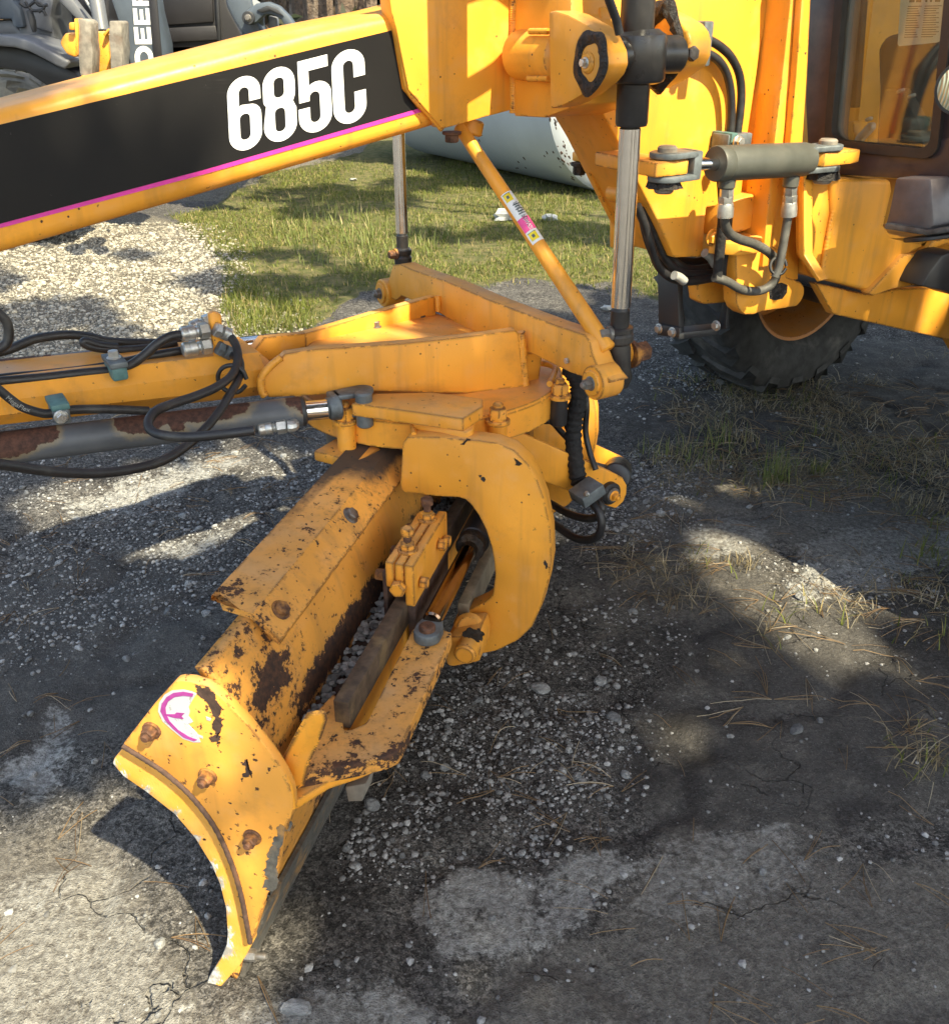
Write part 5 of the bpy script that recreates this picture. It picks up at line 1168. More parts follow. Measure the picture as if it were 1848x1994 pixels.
plate('hood', c1([(-300, -200), (75, -200), (75, 0), (120, 50), (145, 160), (100, 165), (72, 150), (70, 112), (0, 112), (-300, 112)]), Yp(7.25), .3, 'ldr_blue', LD, .02)
plate('side_panel', c1([(110, 0), (150, -60), (330, -60), (300, 90), (335, 262), (310, 300), (200, 250), (90, 215), (-60, 200), (-60, 120), (70, 112), (110, 165)]), Yp(7.3), .4, 'ldr_grey', LD, .03)
plate('lever_arm', c1([(150, 60), (178, 60), (200, 120), (205, 185), (188, 192), (168, 130)]), Yp(7.1), .05, 'ldr_dark', LD, .01)
for pts in ([(120, 20), (160, 40), (210, 10), (260, 40), (230, 70)], [(150, 10), (190, 60), (250, 60), (270, 90)], [(200, -10), (230, 30), (280, 30)]): hose('engine_hose', c1(pts), Yp(7.15), 3, 'rubber', LD)
plate('panel_slot', c1([(215, 160), (300, 185), (300, 192), (215, 168)]), Yp(7.28), .02, 'ldr_dark', LD, .002)
plate('dark_frame', c1([(318, -100), (640, -100), (640, 120), (720, 260), (770, 420), (480, 470), (420, 360), (330, 240)]), Yp(8.0), .5, 'black_pan', LD, .02)
plate('lift_strut', c1([(345, -40), (400, -40), (470, 50), (552, 150), (560, 200), (530, 205), (440, 105), (330, -10)]), Yp(7.3), .1, 'ldr_grey', LD, .02)
rodpx('hydraulic_ram', c1([(560, -40)])[0], c1([(600, 190)])[0], Yp(7.2), Yp(7.1), 14, 'ldr_grey', LD)
rodpx('hydraulic_ram_rod', c1([(480, -40)])[0], c1([(545, 70)])[0], Yp(7.25), Yp(7.25), 3, 'zinc', LD)
plate('coupler_body', c1([(540, 180), (640, 200), (650, 440), (540, 460)]), Yp(6.6), .3, 'yellow_worn', LD, .02)
plate('coupler_lug', c1([(402, 130), (436, 132), (438, 176), (404, 176)]), Yp(6.7), .1, 'yellow', LD, .01)
plate('coupler_side', c1([(345, 250), (380, 190), (450, 200), (450, 340), (390, 320)]), Yp(6.75), .12, 'yellow_worn', LD, .02)
plate('coupler_cap', c1([(600, 200), (632, 165), (640, 178), (615, 215)]), Yp(6.55), .05, 'yellow', LD, .006)
plate('coupler_tooth', c1([(446, 108), (510, 112), (534, 130), (536, 240), (545, 300), (540, 470), (500, 450), (468, 440), (455, 300), (450, 240), (455, 190)]), Yp(6.45), .14, 'old_steel', LD, .012)
plate('coupler_tooth', c1([(640, 122), (700, 122), (712, 132), (715, 230), (722, 280), (716, 370), (722, 420), (650, 440), (645, 300), (638, 230)]), Yp(6.4), .14, 'old_steel', LD, .012)
plate('coupler_edge', c1([(434, 108), (452, 106), (462, 150), (458, 320), (450, 330), (440, 200)]), Yp(6.44), .1, 'yellow_worn', LD, .006)
plate('coupler_foot', c1([(470, 440), (560, 452), (545, 480), (480, 490)]), Yp(6.42), .1, 'yellow_worn', LD, .01)
PDA = Yp(7.6)
arm2 = plate('boom', c1([(630, -160), (850, -160), (885, 60), (935, 260), (950, 420), (775, 440), (745, 300), (690, 120), (650, 0)]), PDA, .35, 'ldr_blue', LD, .02)
plate('boom_side', c1([(868, -160), (905, -160), (935, 200), (955, 420), (906, 420), (890, 200), (872, 0)]), Yp(7.575), .02, 'black_pan', arm2, .006)
DEE = shifted(PDA, -.003)
def lett(loops, x0, y0, x1, y1, xs):
    # letter box: u runs up the boom (reading direction), v across it
    def mp(u, v): 
        y = y0 + (y1 - y0) * u; x = x0 + (x1 - x0) * v + xs * u; x, y = c1([(x, y)])[0]; return on(x, y, DEE)
    o = fill2d('letter', loops, mp, 'white_vinyl', arm2, .002, (0, 1, 0)); o['label'] = 'white letter on the grey boom'
E_ = [[(0, 0), (1, 0), (1, .28), (.24, .28), (.24, .36), (.24, .37), (.24, .63), (.24, .72), (1, .72), (1, 1), (0, 1)]]
Dl = [[(0, 0)] + arc(.45, .5, .55, .5, -90, 90, 12) + [(0, 1)], [(.25, .27)] + arc(.45, .5, .28, .23, -90, 90, 8) + [(.25, .73)]]
El = [[(0, 0), (1, 0), (1, .24), (.28, .24), (.28, .40), (.92, .40), (.92, .60), (.28, .60), (.28, .76), (1, .76), (1, 1), (0, 1)]]
Rl = [[(0, 0), (.6, 0)] + arc(.6, .3, .4, .3, -90, 90, 8) + [(.62, .6), (1, 1), (.7, 1), (.4, .6), (.28, .6), (.28, 1), (0, 1)], [(.28, .2), (.6, .2)] + arc(.6, .3, .15, .1, -90, 90, 4) + [(.28, .4)]]
lett(Dl, 795, 393, 905, 268, -12); lett(El, 792, 258, 890, 158, -9); lett(El, 786, 145, 882, 48, -8); lett(Rl, 778, 34, 874, -66, -8)
rodpx('stub_hose', c1([(722, 290)])[0], c1([(742, 420)])[0], Yp(7.3), Yp(7.3), 4, 'rubber', LD)

BK = thing('black_machine', 'black sheet metal machine body parked beside the grey DEERE boom', 'machine', (-1.9, 9.0, 0))
PBK = Yp(8.8)
plate('body', c1([(925, -150), (1300, -150), (1330, 40), (1440, 250), (1400, 330), (940, 380)]), PBK, 1.2, 'black_pan', BK, .02)
plate('door_panel', c1([(945, -120), (1240, -120), (1248, 130), (952, 150)]), shifted(PBK, -.03), .04, 'black_pan', BK, .012)
plate('lower_panel', c1([(950, 165), (1260, 148), (1282, 235), (955, 250)]), shifted(PBK, -.03), .04, 'black_pan', BK, .012)
plate('seam_rib', c1([(1256, -120), (1272, -120), (1290, 238), (1272, 240)]), shifted(PBK, -.04), .05, 'ldr_dark', BK, .006)
plate('skid', c1([(945, 262), (1420, 250), (1420, 520), (930, 520)]), PBK, 1.0, 'ldr_dark', BK, .02)
AR = thing('excavator_arm', 'blue grey arm with a curved thumb lowered before the woods', 'arm', (-1.3, 8.2, 0))
PAR = Yp(8.2)
plate('arm', c1([(1290, -120), (1440, -120), (1470, 20), (1500, 120), (1528, 190), (1535, 225), (1450, 250), (1420, 200), (1370, 120), (1330, 40)]), PAR, .25, 'ldr_blue', AR, .02)
plate('thumb', c1([(1425, 80), (1450, 55), (1500, 20), (1570, 10), (1630, 35), (1690, 95), (1720, 140), (1715, 165), (1695, 175), (1670, 160), (1640, 110), (1590, 85), (1545, 85), (1500, 130), (1460, 145), (1430, 130)]), shifted(PAR, -.12), .12, 'ldr_blue', AR, .02)
plate('thumb_rib', c1([(1500, 60), (1560, 32), (1615, 50), (1660, 95), (1630, 85), (1580, 62), (1530, 75)]), shifted(PAR, -.135), .02, 'ldr_dark', AR, .006)
pv = Vector(on(*c1([(1450, 105)])[0], shifted(PAR, -.16))); rod('pivot', pv, pv + Vector((0, .1, 0)), wr(pv, 12), 'ldr_dark', AR); bolt(pv, (0, -1, 0), wr(pv, 5), .03, 'bolt', AR)
plate('link', c1([(1570, 90), (1620, 100), (1625, 190), (1570, 205)]), shifted(PAR, .05), .08, 'ldr_grey', AR, .01)
rod('stand', gnd(500, 322) + np.array([0, 0, -.02]), pv + Vector((0, .2, .05)), .09, 'ldr_blue', AR)

TK = thing('storage_tank', 'long white cylindrical tank lying on the grass behind the grader', 'tank', (.4, 11.8, 0))
t0 = Vector((-.58, 13.35, 1.0)); t1 = Vector((1.62, 10.05, .98)); 
lathe('shell', t0, t1, [(0, .3), (.015, .75), (.05, .95), (.07, 1.0), (.955, 1.0), (.975, .92), (.99, .7), (1, .3)], 'tank', TK, 72)
def tank_patch(px, py, n, sp, seed):
    rnd = random.Random(seed); d = (t1 - t0).normalized()
    for k in range(n):
        x = px + rnd.gauss(0, sp); y = py + rnd.gauss(0, sp * 1.2); rr_ = ray(x, y); O = Vector(CAMP) - t0; rv_ = Vector(rr_)
        a_ = rv_ - d * rv_.dot(d); b_ = O - d * O.dot(d); A_ = a_.dot(a_); B_ = 2 * a_.dot(b_); C_ = b_.dot(b_) - 1.0; D_ = B_ * B_ - 4 * A_ * C_
        if D_ < 0: continue
        P = Vector(CAMP) + rv_ * ((-B_ - math.sqrt(D_)) / (2 * A_)); ax = t0 + d * (P - t0).dot(d); nn = (P - ax).normalized(); tt = nn.cross(d)
        bm = bmesh.new(); r0 = rnd.uniform(.010, .030) * (.6 if n > 12 else .7)
        vs = [bm.verts.new(P + nn * .004 + (d * math.cos(q) * .7 + tt * math.sin(q) * 1.2) * r0 * rnd.uniform(.4, 1.3)) for q in np.linspace(0, 5.6, 9)]
        f = bm.faces.new(vs); r = bmesh.ops.extrude_face_region(bm, geom=[f])
        for v in r['geom']:
            if isinstance(v, bmesh.types.BMVert): v.co -= nn * .006
        fin('paint_flake', bm, 'rust', TK)
tank_patch(1092, 300, 26, 11, 1); tank_patch(1125, 345, 8, 9, 2); tank_patch(1082, 240, 6, 6, 3); tank_patch(1005, 320, 5, 14, 4); tank_patch(945, 270, 4, 16, 5)

# ------------------------------------------------------------------ stones, grit, needles, grass
def rock(seed, sub=1):
    rnd = random.Random(seed); bm = bmesh.new(); bmesh.ops.create_icosphere(bm, subdivisions=sub, radius=1)
    sx, sy, sz = rnd.uniform(.8, 1.25), rnd.uniform(.7, 1.1), rnd.uniform(.45, .75)
    cuts = [(Vector((rnd.gauss(0, 1), rnd.gauss(0, 1), rnd.gauss(0, .7))).normalized(), rnd.uniform(.55, .85)) for _ in range(7)]
    for v in bm.verts:
        for n_, d_ in cuts:
            e_ = v.co.dot(n_) - d_
            if e_ > 0: v.co -= n_ * e_ * .9
        v.co *= rnd.uniform(.93, 1.07); v.co.x *= sx; v.co.y *= sy; v.co.z *= sz
    me = bpy.data.meshes.new('stone'); bm.to_mesh(me); bm.free(); return me
def stone_mat(name, c1m, c2m):
    t = NT(name); oi = t.n('ShaderNodeObjectInfo'); nz = t.noise(2.2, 6, .65)
    col = t.mix(oi.outputs['Random'], c1m, c2m); col = t.mix(t.step(nz, .35, .7), col, t.mix(.5, col, (.05, .05, .052)))
    t.bsdf(col, .85, 0, .3, t.bump(nz, .5, .3)); return t.m
M['stone'] = stone_mat('grey_stone', (.17, .175, .18), (.42, .425, .42))
def grit_mat():
    t = NT('crushed_stone'); nz = t.noise(70, 4); a = t.attr('tint')
    col = t.mix(a, (.10, .10, .10), (.40, .40, .395)); col = t.mix(t.step(nz, .4, .7, 0, .5), col, (.07, .068, .066))
    t.bsdf(col, .88, 0, .25, t.bump(nz, .4, .005)); return t.m
M['grit'] = grit_mat()
rockm = [rock(100 + i, 2) for i in range(14)]
for m_ in rockm: m_.materials.append(M['stone'])
# density of loose stone over the yard, in sight-line coordinates
def dens(q):
    d = np.full(len(q), .035)
    for poly, v, soft in (([(880, 1290), (1010, 1240), (1200, 1200), (1290, 1260), (1290, 1360), (1200, 1500), (1080, 1640), (900, 1680), (760, 1600), (700, 1560), (760, 1480)], .62, 150), ([(1075, 1020), (1230, 890), (1400, 930), (1350, 1000), (1200, 1060)], .7, 60),
                          ([(0, 930), (560, 860), (640, 900), (560, 1010), (300, 1250), (0, 1300)], .42, 90), ([(700, 1290), (760, 1090), (790, 1000), (830, 960), (760, 1160)], 1.0, 20), ([(560, 1560), (760, 1560), (900, 1700), (640, 1700)], .6, 80),
                          ([(1280, 640), (1500, 760), (1240, 800), (1180, 700)], .35, 60), ([(1480, 1080), (1848, 1080), (1848, 1180), (1500, 1170)], .3, 60)):
        d = np.maximum(d, v * np.clip(.6 - sdpoly(q, poly) / soft, 0, 1))
    return d
setattr_f(ground, 'stony', np.where(gv[:, 1] > .3, dens(q_), .1))
def scatter(n, w, seed, box_=(-2.6, 3.6, .75, 5.6)):
    r = np.random.default_rng(seed); mu = 24; X = r.uniform(box_[0], box_[1], n * mu); Y = box_[2] + (box_[3] - box_[2]) * r.uniform(0, 1, n * mu) ** 1.25
    q = project(np.stack([X, Y, 0 * X], 1)); inv = (q[:, 0] > -60) & (q[:, 0] < 1910) & (q[:, 1] > 100) & (q[:, 1] < 2080)
    keep = inv & (r.uniform(0, 1, n * mu) < w(q, X, Y)); X, Y = X[keep][:n], Y[keep][:n]; return X, Y, r
NOST = [(-.80, .35, .95, 3.1)]
def clear_blade(X, Y):   # keep stones out from under the blade itself
    av = X * aX[0] + Y * aX[1]; bv = X * bX[0] + Y * bX[1]; return ~((av > .95) & (av < 3.1) & (bv > -.84) & (bv < -.66))
X, Y, r = scatter(280, lambda q, X, Y: dens(q) * clear_blade(X, Y), 11)
X = np.concatenate([X]); 
for i, (x, y) in enumerate(zip(X, Y)):
    s = float(np.clip(r.lognormal(math.log(.0098), .40), .006, .024)); o = bpy.data.objects.new('stone', rockm[i % 14]); COL.objects.link(o)
    o.location = (x, y, float(gz(x, y)) + s * .22); o.scale = (s, s, s); o.rotation_euler = (r.uniform(-.4, .4), r.uniform(-.4, .4), r.uniform(0, 6.28))
    tag(o, 'loose grey stone lying on the dark packed ground', 'stone', 'loose stones scattered over the yard')
for (px, py, s, lab_) in ((1170, 1322, .022, 'pale blue grey block of stone right of the blade'), (1053, 1340, .026, 'broad grey stone left of the pale blue block'), (1549, 1422, .018, 'flat white stone chip alone on bare mud'), (1559, 1163, .020, 'tan grey flat stone lying in front of the pale patch'), (1022, 1385, .014, 'round beige pebble beside grass straws near the bracket'), (573, 1968, .024, 'bluish stone near the bottom edge below the blade toe')):
    P = gnd(px, py); o = bpy.data.objects.new('stone', rockm[int(s * 1000) % 14]); COL.objects.link(o); o.location = (P[0], P[1], float(gz(P[0], P[1])) + s * .25); o.scale = (s * 1.2, s, s * .8); o.rotation_euler = (0, 0, px % 6)
    tag(o, lab_, 'stone', 'loose stones scattered over the yard')
def joined(name, meshes, X, Y, S, r, mat, tint=None, sink=.2, zoff=0):
    V = []; F = []; T = []; n0 = 0; base = []
    for m_ in meshes:
        v = np.array([p.co[:] for p in m_.vertices]); f = np.array([list(p.vertices) for p in m_.polygons]); base.append((v, f))
    for i in range(len(X)):
        v, f = base[i % len(base)]; a = r.uniform(0, 6.28); ca, sa = math.cos(a), math.sin(a)
        w = v * S[i]; w = np.stack([w[:, 0] * ca - w[:, 1] * sa, w[:, 0] * sa + w[:, 1] * ca, w[:, 2]], 1) + np.array([X[i], Y[i], zg_[i] + S[i] * sink]); V.append(w); F.append(f + n0); n0 += len(v); T.append(np.full(len(v), r.uniform() if tint is None else tint))
    o = raw(name, np.concatenate(V), np.concatenate(F), mat); setattr_f(o, 'tint', np.concatenate(T)); tag(o, kind='stuff'); return o
small = [rock(300 + i, 1) for i in range(10)]
X, Y, r = scatter(17000, lambda q, X, Y: np.clip(dens(q) * 1.0, 0, 1) * (.25 + .75 * (fbm(X * 4, Y * 4, 77, 3) > .47)) * clear_blade(X, Y), 12); zg_ = gz(X, Y)
joined('gravel', small, X, Y, np.clip(r.lognormal(math.log(.0036), .55, len(X)), .0016, .011), r, 'grit')
X, Y, r = scatter(21000, lambda q, X, Y: np.clip(.62 - (sdpoly(q, GRAVEL) + (fbm(X * 1.5, Y * 1.5, 171, 4) - .5) * 130) / 95, 0, 1), 13, (-5.5, .5, 3.2, 8.5)); zg_ = gz(X, Y)
def pale_mat():
    t = NT('pale_stone'); a = t.attr('tint'); nz = t.noise(30, 4)
    t.bsdf(t.mix(a, (.17, .155, .125), (.42, .395, .335)), .9, 0, .2, t.bump(nz, .4, .01)); return t.m
M['pale'] = pale_mat()
joined('gravel', small, X, Y, np.clip(r.lognormal(math.log(.0075), .5, len(X)), .004, .026), r, 'pale')

# gravel caught on the ledge behind the moldboard
r = np.random.default_rng(45); n = 900; al = r.uniform(1.2, 2.6, n); bl_ = r.uniform(-.634, -.566, n); P3 = aX[None, :] * al[:, None] + bX[None, :] * bl_[:, None]
zg_ = .512 + r.uniform(0, .012, n); joined('gravel', small, P3[:, 0], P3[:, 1], np.clip(r.lognormal(math.log(.0075), .4, n), .003, .014), r, 'grit', sink=.3)
def blades(name, X, Y, Hh, Wd, lean, r, mat, seg=3, flat=0.0):
    """tapering bent blades: one strip of triangles each"""
    n = len(X); az = r.uniform(0, 6.283, n); Z0 = gz(X, Y); L = Hh; ln = lean; rows = []; sd = np.stack([-np.sin(az), np.cos(az)], 1); dr = np.stack([np.cos(az), np.sin(az)], 1)
    for k in range(seg + 1):
        t = k / seg; ang = ln * (.35 + .65 * t); rr = L * t * np.sin(ang); hh = L * t * np.cos(ang) * (1 - flat)
        wdt = Wd * (1 - t) ** .7
        c = np.stack([X + dr[:, 0] * rr, Y + dr[:, 1] * rr, Z0 + hh - .003], 1)
        if k < seg:
            for sgn in (-1, 1): rows.append(c + np.stack([sd[:, 0] * wdt * sgn / 2, sd[:, 1] * wdt * sgn / 2, 0 * wdt], 1))
        else: rows.append(c)
    m = len(rows); V = np.stack(rows, 1).reshape(-1, 3); F = []
    b = np.arange(n) * m
    for k in range(seg - 1): a0 = 2 * k; F += [np.stack([b + a0, b + a0 + 1, b + a0 + 3], 1), np.stack([b + a0, b + a0 + 3, b + a0 + 2], 1)]
    F.append(np.stack([b + 2 * seg - 2, b + 2 * seg - 1, b + 2 * seg], 1))
    o = raw(name, V, np.concatenate(F), mat); setattr_f(o, 'tint', np.repeat(r.uniform(0, 1, n), m)); return o
def grass_mat(name, a, b, dry):
    t = NT(name); tn = t.attr('tint'); col = t.mix(tn, a, b); col = t.mix(t.step(tn, .80, .86), col, dry)
    bs = t.bsdf(col, .55, 0, .3); tr = t.n('ShaderNodeBsdfTranslucent'); t.l(col, tr.inputs[0]); mx = t.n('ShaderNodeMixShader'); mx.inputs[0].default_value = .35
    t.l(bs.outputs[0], mx.inputs[1]); t.l(tr.outputs[0], mx.inputs[2]); t.l(mx.outputs[0], t.out.inputs[0]); return t.m
M['grass'] = grass_mat('lawn_grass', (.085, .112, .020), (.215, .235, .05), (.34, .27, .12))
M['tuft'] = grass_mat('pale_grass', (.12, .16, .04), (.26, .27, .10), (.36, .30, .16))
M['straw'] = grass_mat('dry_straw', (.22, .175, .10), (.36, .30, .19), (.42, .37, .27))
M['needle'] = grass_mat('pine_needle', (.15, .09, .048), (.33, .225, .12), (.42, .35, .25))
def ginside(poly, q, soft=30): return np.clip(.5 - sdpoly(q, poly) / soft, 0, 1)
X, Y, r = scatter(64000, lambda q, X, Y: ginside(GRASS, q, 26) * (.18 + .82 * np.clip((fbm(X * 1.6, Y * 1.6, 55, 4) - .40) / .16, 0, 1)) * np.clip(.5 - (sdpoly(q, GRASS) + (fbm(X * 2, Y * 2, 57, 3) - .5) * 90) / 40, 0, 1), 21, (-2.9, 3.4, 4.0, 12.5))
tag(blades('grass', X, Y, np.clip(r.lognormal(math.log(.028), .5, len(X)), .012, .12), r.uniform(.004, .009, len(X)), r.uniform(.2, 1.45, len(X)), r, 'grass'), kind='stuff')
X, Y, r = scatter(1500, lambda q, X, Y: ginside([(470, 660), (430, 600), (470, 560), (600, 600), (610, 640)], q, 20), 22, (-2.4, 0, 3.6, 6.5))
tag(blades('grass', X, Y, r.uniform(.05, .13, len(X)), r.uniform(.004, .008, len(X)), r.uniform(.2, 1.2, len(X)), r, 'grass'), kind='stuff')
X, Y, r = scatter(1000, lambda q, X, Y: np.clip(ginside([(640, 520), (900, 440), (820, 500), (700, 545)], q, 40) + ginside([(520, 410), (640, 400), (900, 460), (760, 500), (560, 480)], q, 40), 0, 1) * .6 + .02 * ginside(GRASS, q, 20), 23, (-2.4, 2, 4, 10))
tag(blades('grass', X, Y, r.uniform(.05, .14, len(X)), r.uniform(.006, .014, len(X)), r.uniform(.1, .8, len(X)), r, 'tuft'), kind='stuff')
# straw and sparse weeds on the yard
WEED = [[(1280, 700), (1500, 760), (1848, 700), (1848, 960), (1600, 960), (1300, 930)], [(1240, 880), (1420, 850), (1640, 960), (1848, 1010), (1848, 1060), (1600, 990), (1300, 920)], [(1440, 1180), (1700, 1150), (1848, 1130), (1848, 1260), (1500, 1250)], [(1180, 1060), (1420, 1050), (1420, 1180), (1180, 1160)], [(1750, 1400), (1848, 1380), (1848, 1520), (1740, 1500)]]
wq = lambda q: np.clip(np.max([ginside(p, q, 60) for p in WEED], 0), 0, 1)
X, Y, r = scatter(2600, lambda q, X, Y: wq(q) * (fbm(X * 3, Y * 3, 91, 3) > .50), 24, (0, 3.6, 1.2, 5.2))
tag(blades('dry_grass', X, Y, r.uniform(.04, .16, len(X)), r.uniform(.0022, .004, len(X)), r.uniform(1.3, 1.56, len(X)), r, 'straw'), kind='stuff')
X, Y, r = scatter(600, lambda q, X, Y: wq(q) * (fbm(X * 2, Y * 2, 93, 3) > .52), 25, (0, 3.6, 1.6, 5.2))
tag(blades('grass', X, Y, r.uniform(.03, .09, len(X)), r.uniform(.003, .005, len(X)), r.uniform(.3, 1.2, len(X)), r, 'grass'), kind='stuff')
def needles(n, seed, w, box_, ln=(.10, .2), per=3):
    X, Y, r = scatter(n, w, seed, box_); xs = []; ys = []; V = []; F = []; T = []; k0 = 0
    for i in range(len(X)):
        a0 = r.uniform(0, 6.28)
        for j in range(int(r.integers(1, per + 1))):
            a = a0 + r.normal(0, .22); L = r.uniform(*ln); cv = r.normal(0, .25); P = []; x, y = X[i], Y[i]; wd = r.uniform(.0006, .0011); lift = r.uniform(0, .012)
            m = 5
            for t in range(m): P.append((x, y)); a += cv / m; x += math.cos(a) * L / m; y += math.sin(a) * L / m
            P = np.array(P); Z = gz(P[:, 0], P[:, 1]) + .004 + lift * np.sin(np.linspace(0, 3.0, m)); tg = np.gradient(P, axis=0); tg /= np.linalg.norm(tg, axis=1)[:, None] + 1e-9; nn = np.stack([-tg[:, 1], tg[:, 0]], 1)
            for t in range(m): V += [(P[t, 0] + nn[t, 0] * wd, P[t, 1] + nn[t, 1] * wd, Z[t]), (P[t, 0] - nn[t, 0] * wd, P[t, 1] - nn[t, 1] * wd, Z[t]), (P[t, 0], P[t, 1], Z[t] + wd * 1.6)]
            for t in range(m - 1):
                b_ = k0 + t * 3
                for u, v in ((0, 1), (1, 2), (2, 0)): F.append((b_ + u, b_ + v, b_ + 3 + v, b_ + 3 + u))
            k0 += 3 * m; T += [r.uniform()] * (3 * m)
    o = raw('pine_needles', V, F, 'needle'); setattr_f(o, 'tint', T); tag(o, kind='stuff')
needles(430, 31, lambda q, X, Y: (.25 + .75 * (fbm(X * 2.2, Y * 2.2, 61, 3) > .5)), (-2.2, 3.2, .75, 4.2), (.07, .16))
needles(240, 32, lambda q, X, Y: np.clip(wq(q) + ginside([(1240, 960), (1420, 920), (1330, 1080), (1200, 1090)], q, 40) + ginside([(1330, 1360), (1560, 1330), (1540, 1430), (1350, 1400)], q, 30), 0, 1), (0, 3.4, 1.0, 4.5), (.1, .24), 4)
def tuft(px, py, n, h, label, seed, mat='tuft', spread=.038):
    P = gnd(px, py); r = np.random.default_rng(seed); X = P[0] + r.normal(0, spread, n); Y = P[1] + r.normal(0, spread * .7, n)
    o = blades('grass_tuft', X, Y, r.uniform(h * .45, h, n), r.uniform(.003, .006, n), r.uniform(.05, 1.0, n), r, mat, 4); tag(o, label, 'grass tuft', 'grass tufts in the yard')
tuft(1512, 935, 70, .20, 'tall pale green grass tuft standing alone on the right in the sun', 1)
tuft(1330, 892, 60, .12, 'low straw coloured grass tuft at the end of the tilt arms', 2, 'tuft', .09)
tuft(1395, 868, 34, .20, 'thin sunlit grass tuft with long leaning blades below the rear wheel', 3, 'tuft', .06)
tuft(1446, 856, 40, .10, 'small brown tuft between the two taller sunlit tufts', 4, 'straw', .04)
tuft(1600, 920, 40, .08, 'short green tuft right of the tall pale tuft', 5, 'grass', .035)
tuft(1790, 985, 50, .07, 'straw tuft by the right edge under the shaded grass', 6, 'straw', .05)
tuft(1455, 1100, 40, .07, 'flat grey straw tuft in the shade beside the pale patch', 7, 'straw', .035)
tuft(1825, 1090, 50, .10, 'green weed clump at the right edge by the pale ground', 8, 'grass', .05)
# scraps of litter on the grass
def crumple(px, py, s, label, seed):
    rnd = random.Random(seed); bm = bmesh.new(); bmesh.ops.create_icosphere(bm, subdivisions=2, radius=s); P = gnd(px, py)
    for v in bm.verts: v.co *= rnd.uniform(.6, 1.15); v.co.z *= .6; v.co.x *= 1.4
    for v in bm.verts: v.co += Vector((P[0], P[1], float(gz(P[0], P[1])) + s * .4))
    o = fin('plastic_scrap', bm, 'plastic_bag'); tag(o, label, 'litter', 'scraps of litter on the grass')
crumple(985, 428, .10, 'crumpled clear plastic bag left of the diagonal link', 1); crumple(1070, 428, .06, 'small white scrap right of the diagonal link on the grass', 2); crumple(1182, 603, .03, 'white paper scrap beside the lift cylinder rod', 3); crumple(688, 352, .03, 'tiny white scrap on the lawn under the boom', 4)

# ------------------------------------------------------------------ woods behind, and the pines behind the viewer that shade the yard
def leafcards(name, C, S, r, mat, parent=None, per=5, long=1.0):
    n = len(C); V = []; 
    Cn = np.repeat(C, per, 0); Sn = np.repeat(S, per)
    d = r.normal(0, 1, (n * per, 3)); d /= np.linalg.norm(d, axis=1)[:, None]; u = np.cross(d, r.normal(0, 1, (n * per, 3))); u /= np.linalg.norm(u, axis=1)[:, None] + 1e-9
    c = Cn + d * (Sn * .35)[:, None]; L = (Sn * long)[:, None]; W = (Sn * .30)[:, None]
    V = np.stack([c - d * L * .5, c + u * W * .5, c + d * L * .5, c - u * W * .5], 1).reshape(-1, 3); F = np.arange(n * per * 4).reshape(-1, 4)
    o = raw(name, V, F, mat, parent); setattr_f(o, 'tint', np.repeat(r.uniform(0, 1, n * per), 4)); return o
M['leaf'] = grass_mat('pine_foliage', (.022, .038, .012), (.055, .075, .022), (.085, .06, .03))
M['brush'] = grass_mat('undergrowth', (.018, .026, .010), (.045, .045, .02), (.09, .06, .035))
def pine(x, y, h, r0, label, group, seed, crown=True, near=None):
    t = thing('pine_tree', label, 'pine', (x, y, 0), group); rnd = random.Random(seed); P = [Vector((x + rnd.gauss(0, .05) * k, y + rnd.gauss(0, .05) * k, h * k / 7 - .1)) for k in range(8)]
    bm = bmesh.new(); sp = spline(P, 4); add_tube(bm, sp, r0, 10, lambda i: (1.15 - .85 * i / len(sp)) * rnd.uniform(.95, 1.05)); fin('trunk', bm, 'bark', t)
    rr = np.random.default_rng(seed)
    if near is not None: C = near
    elif crown:
        k = 420; hh = rr.uniform(.38, 1.0, k); R0 = (1.05 - hh) * 2.4 + .3; an = rr.uniform(0, 6.28, k); q = np.sqrt(rr.uniform(0.05, 1, k)); C = np.stack([x + np.cos(an) * R0 * q, y + np.sin(an) * R0 * q, hh * h], 1)
    else: return t
    for k in range(12):
        b = C[int(rr.integers(0, len(C)))]; z0 = min(h * .92, max(2.2, b[2] - rr.uniform(.2, 1.2))); f = z0 / h * 7; i0 = int(min(6, f)); s_ = P[i0].lerp(P[i0 + 1], f - i0)
        bm = bmesh.new(); add_tube(bm, spline([s_, s_.lerp(Vector(b), .5) + Vector((0, 0, .15)), Vector(b)], 4), .05, 6, lambda i: 1.1 - .09 * i); fin('limb', bm, 'bark', t)
    leafcards('crown', C, rr.uniform(.16, .30, len(C)) if near is not None else rr.uniform(.35, .6, len(C)), rr, 'leaf', t, 16 if near is not None else 6, 1.1)
    return t
rnd = random.Random(5)
for i in range(20):
    px = 545 + i * 12 + rnd.uniform(-4, 4) if i < 15 else rnd.choice([430, 470, 380, 340, 300]) + i * 3; Y_ = rnd.uniform(17, 27)
    d = ray(px, 20); x_ = d[0] / d[1] * Y_
    pine(x_, Y_, rnd.uniform(10, 14), rnd.uniform(.10, .20), 'slim pine trunk in the dark woods above the boom', 'pines in the woods behind', 400 + i)
r = np.random.default_rng(77)
C = np.stack([r.uniform(-16, 9, 7000), r.uniform(24, 36, 7000), r.uniform(0, 1, 7000) ** .8 * 9], 1)
tag(leafcards('woods', C, r.uniform(.5, 1.0, len(C)), r, 'brush', None, 5), kind='stuff')
C = np.stack([r.uniform(-9, 3, 1500), r.uniform(15.5, 24, 1500), r.uniform(0, 1, 1500) ** 2 * 1.6], 1)
tag(leafcards('undergrowth', C, r.uniform(.2, .45, len(C)), r, 'brush', None, 5), kind='stuff')

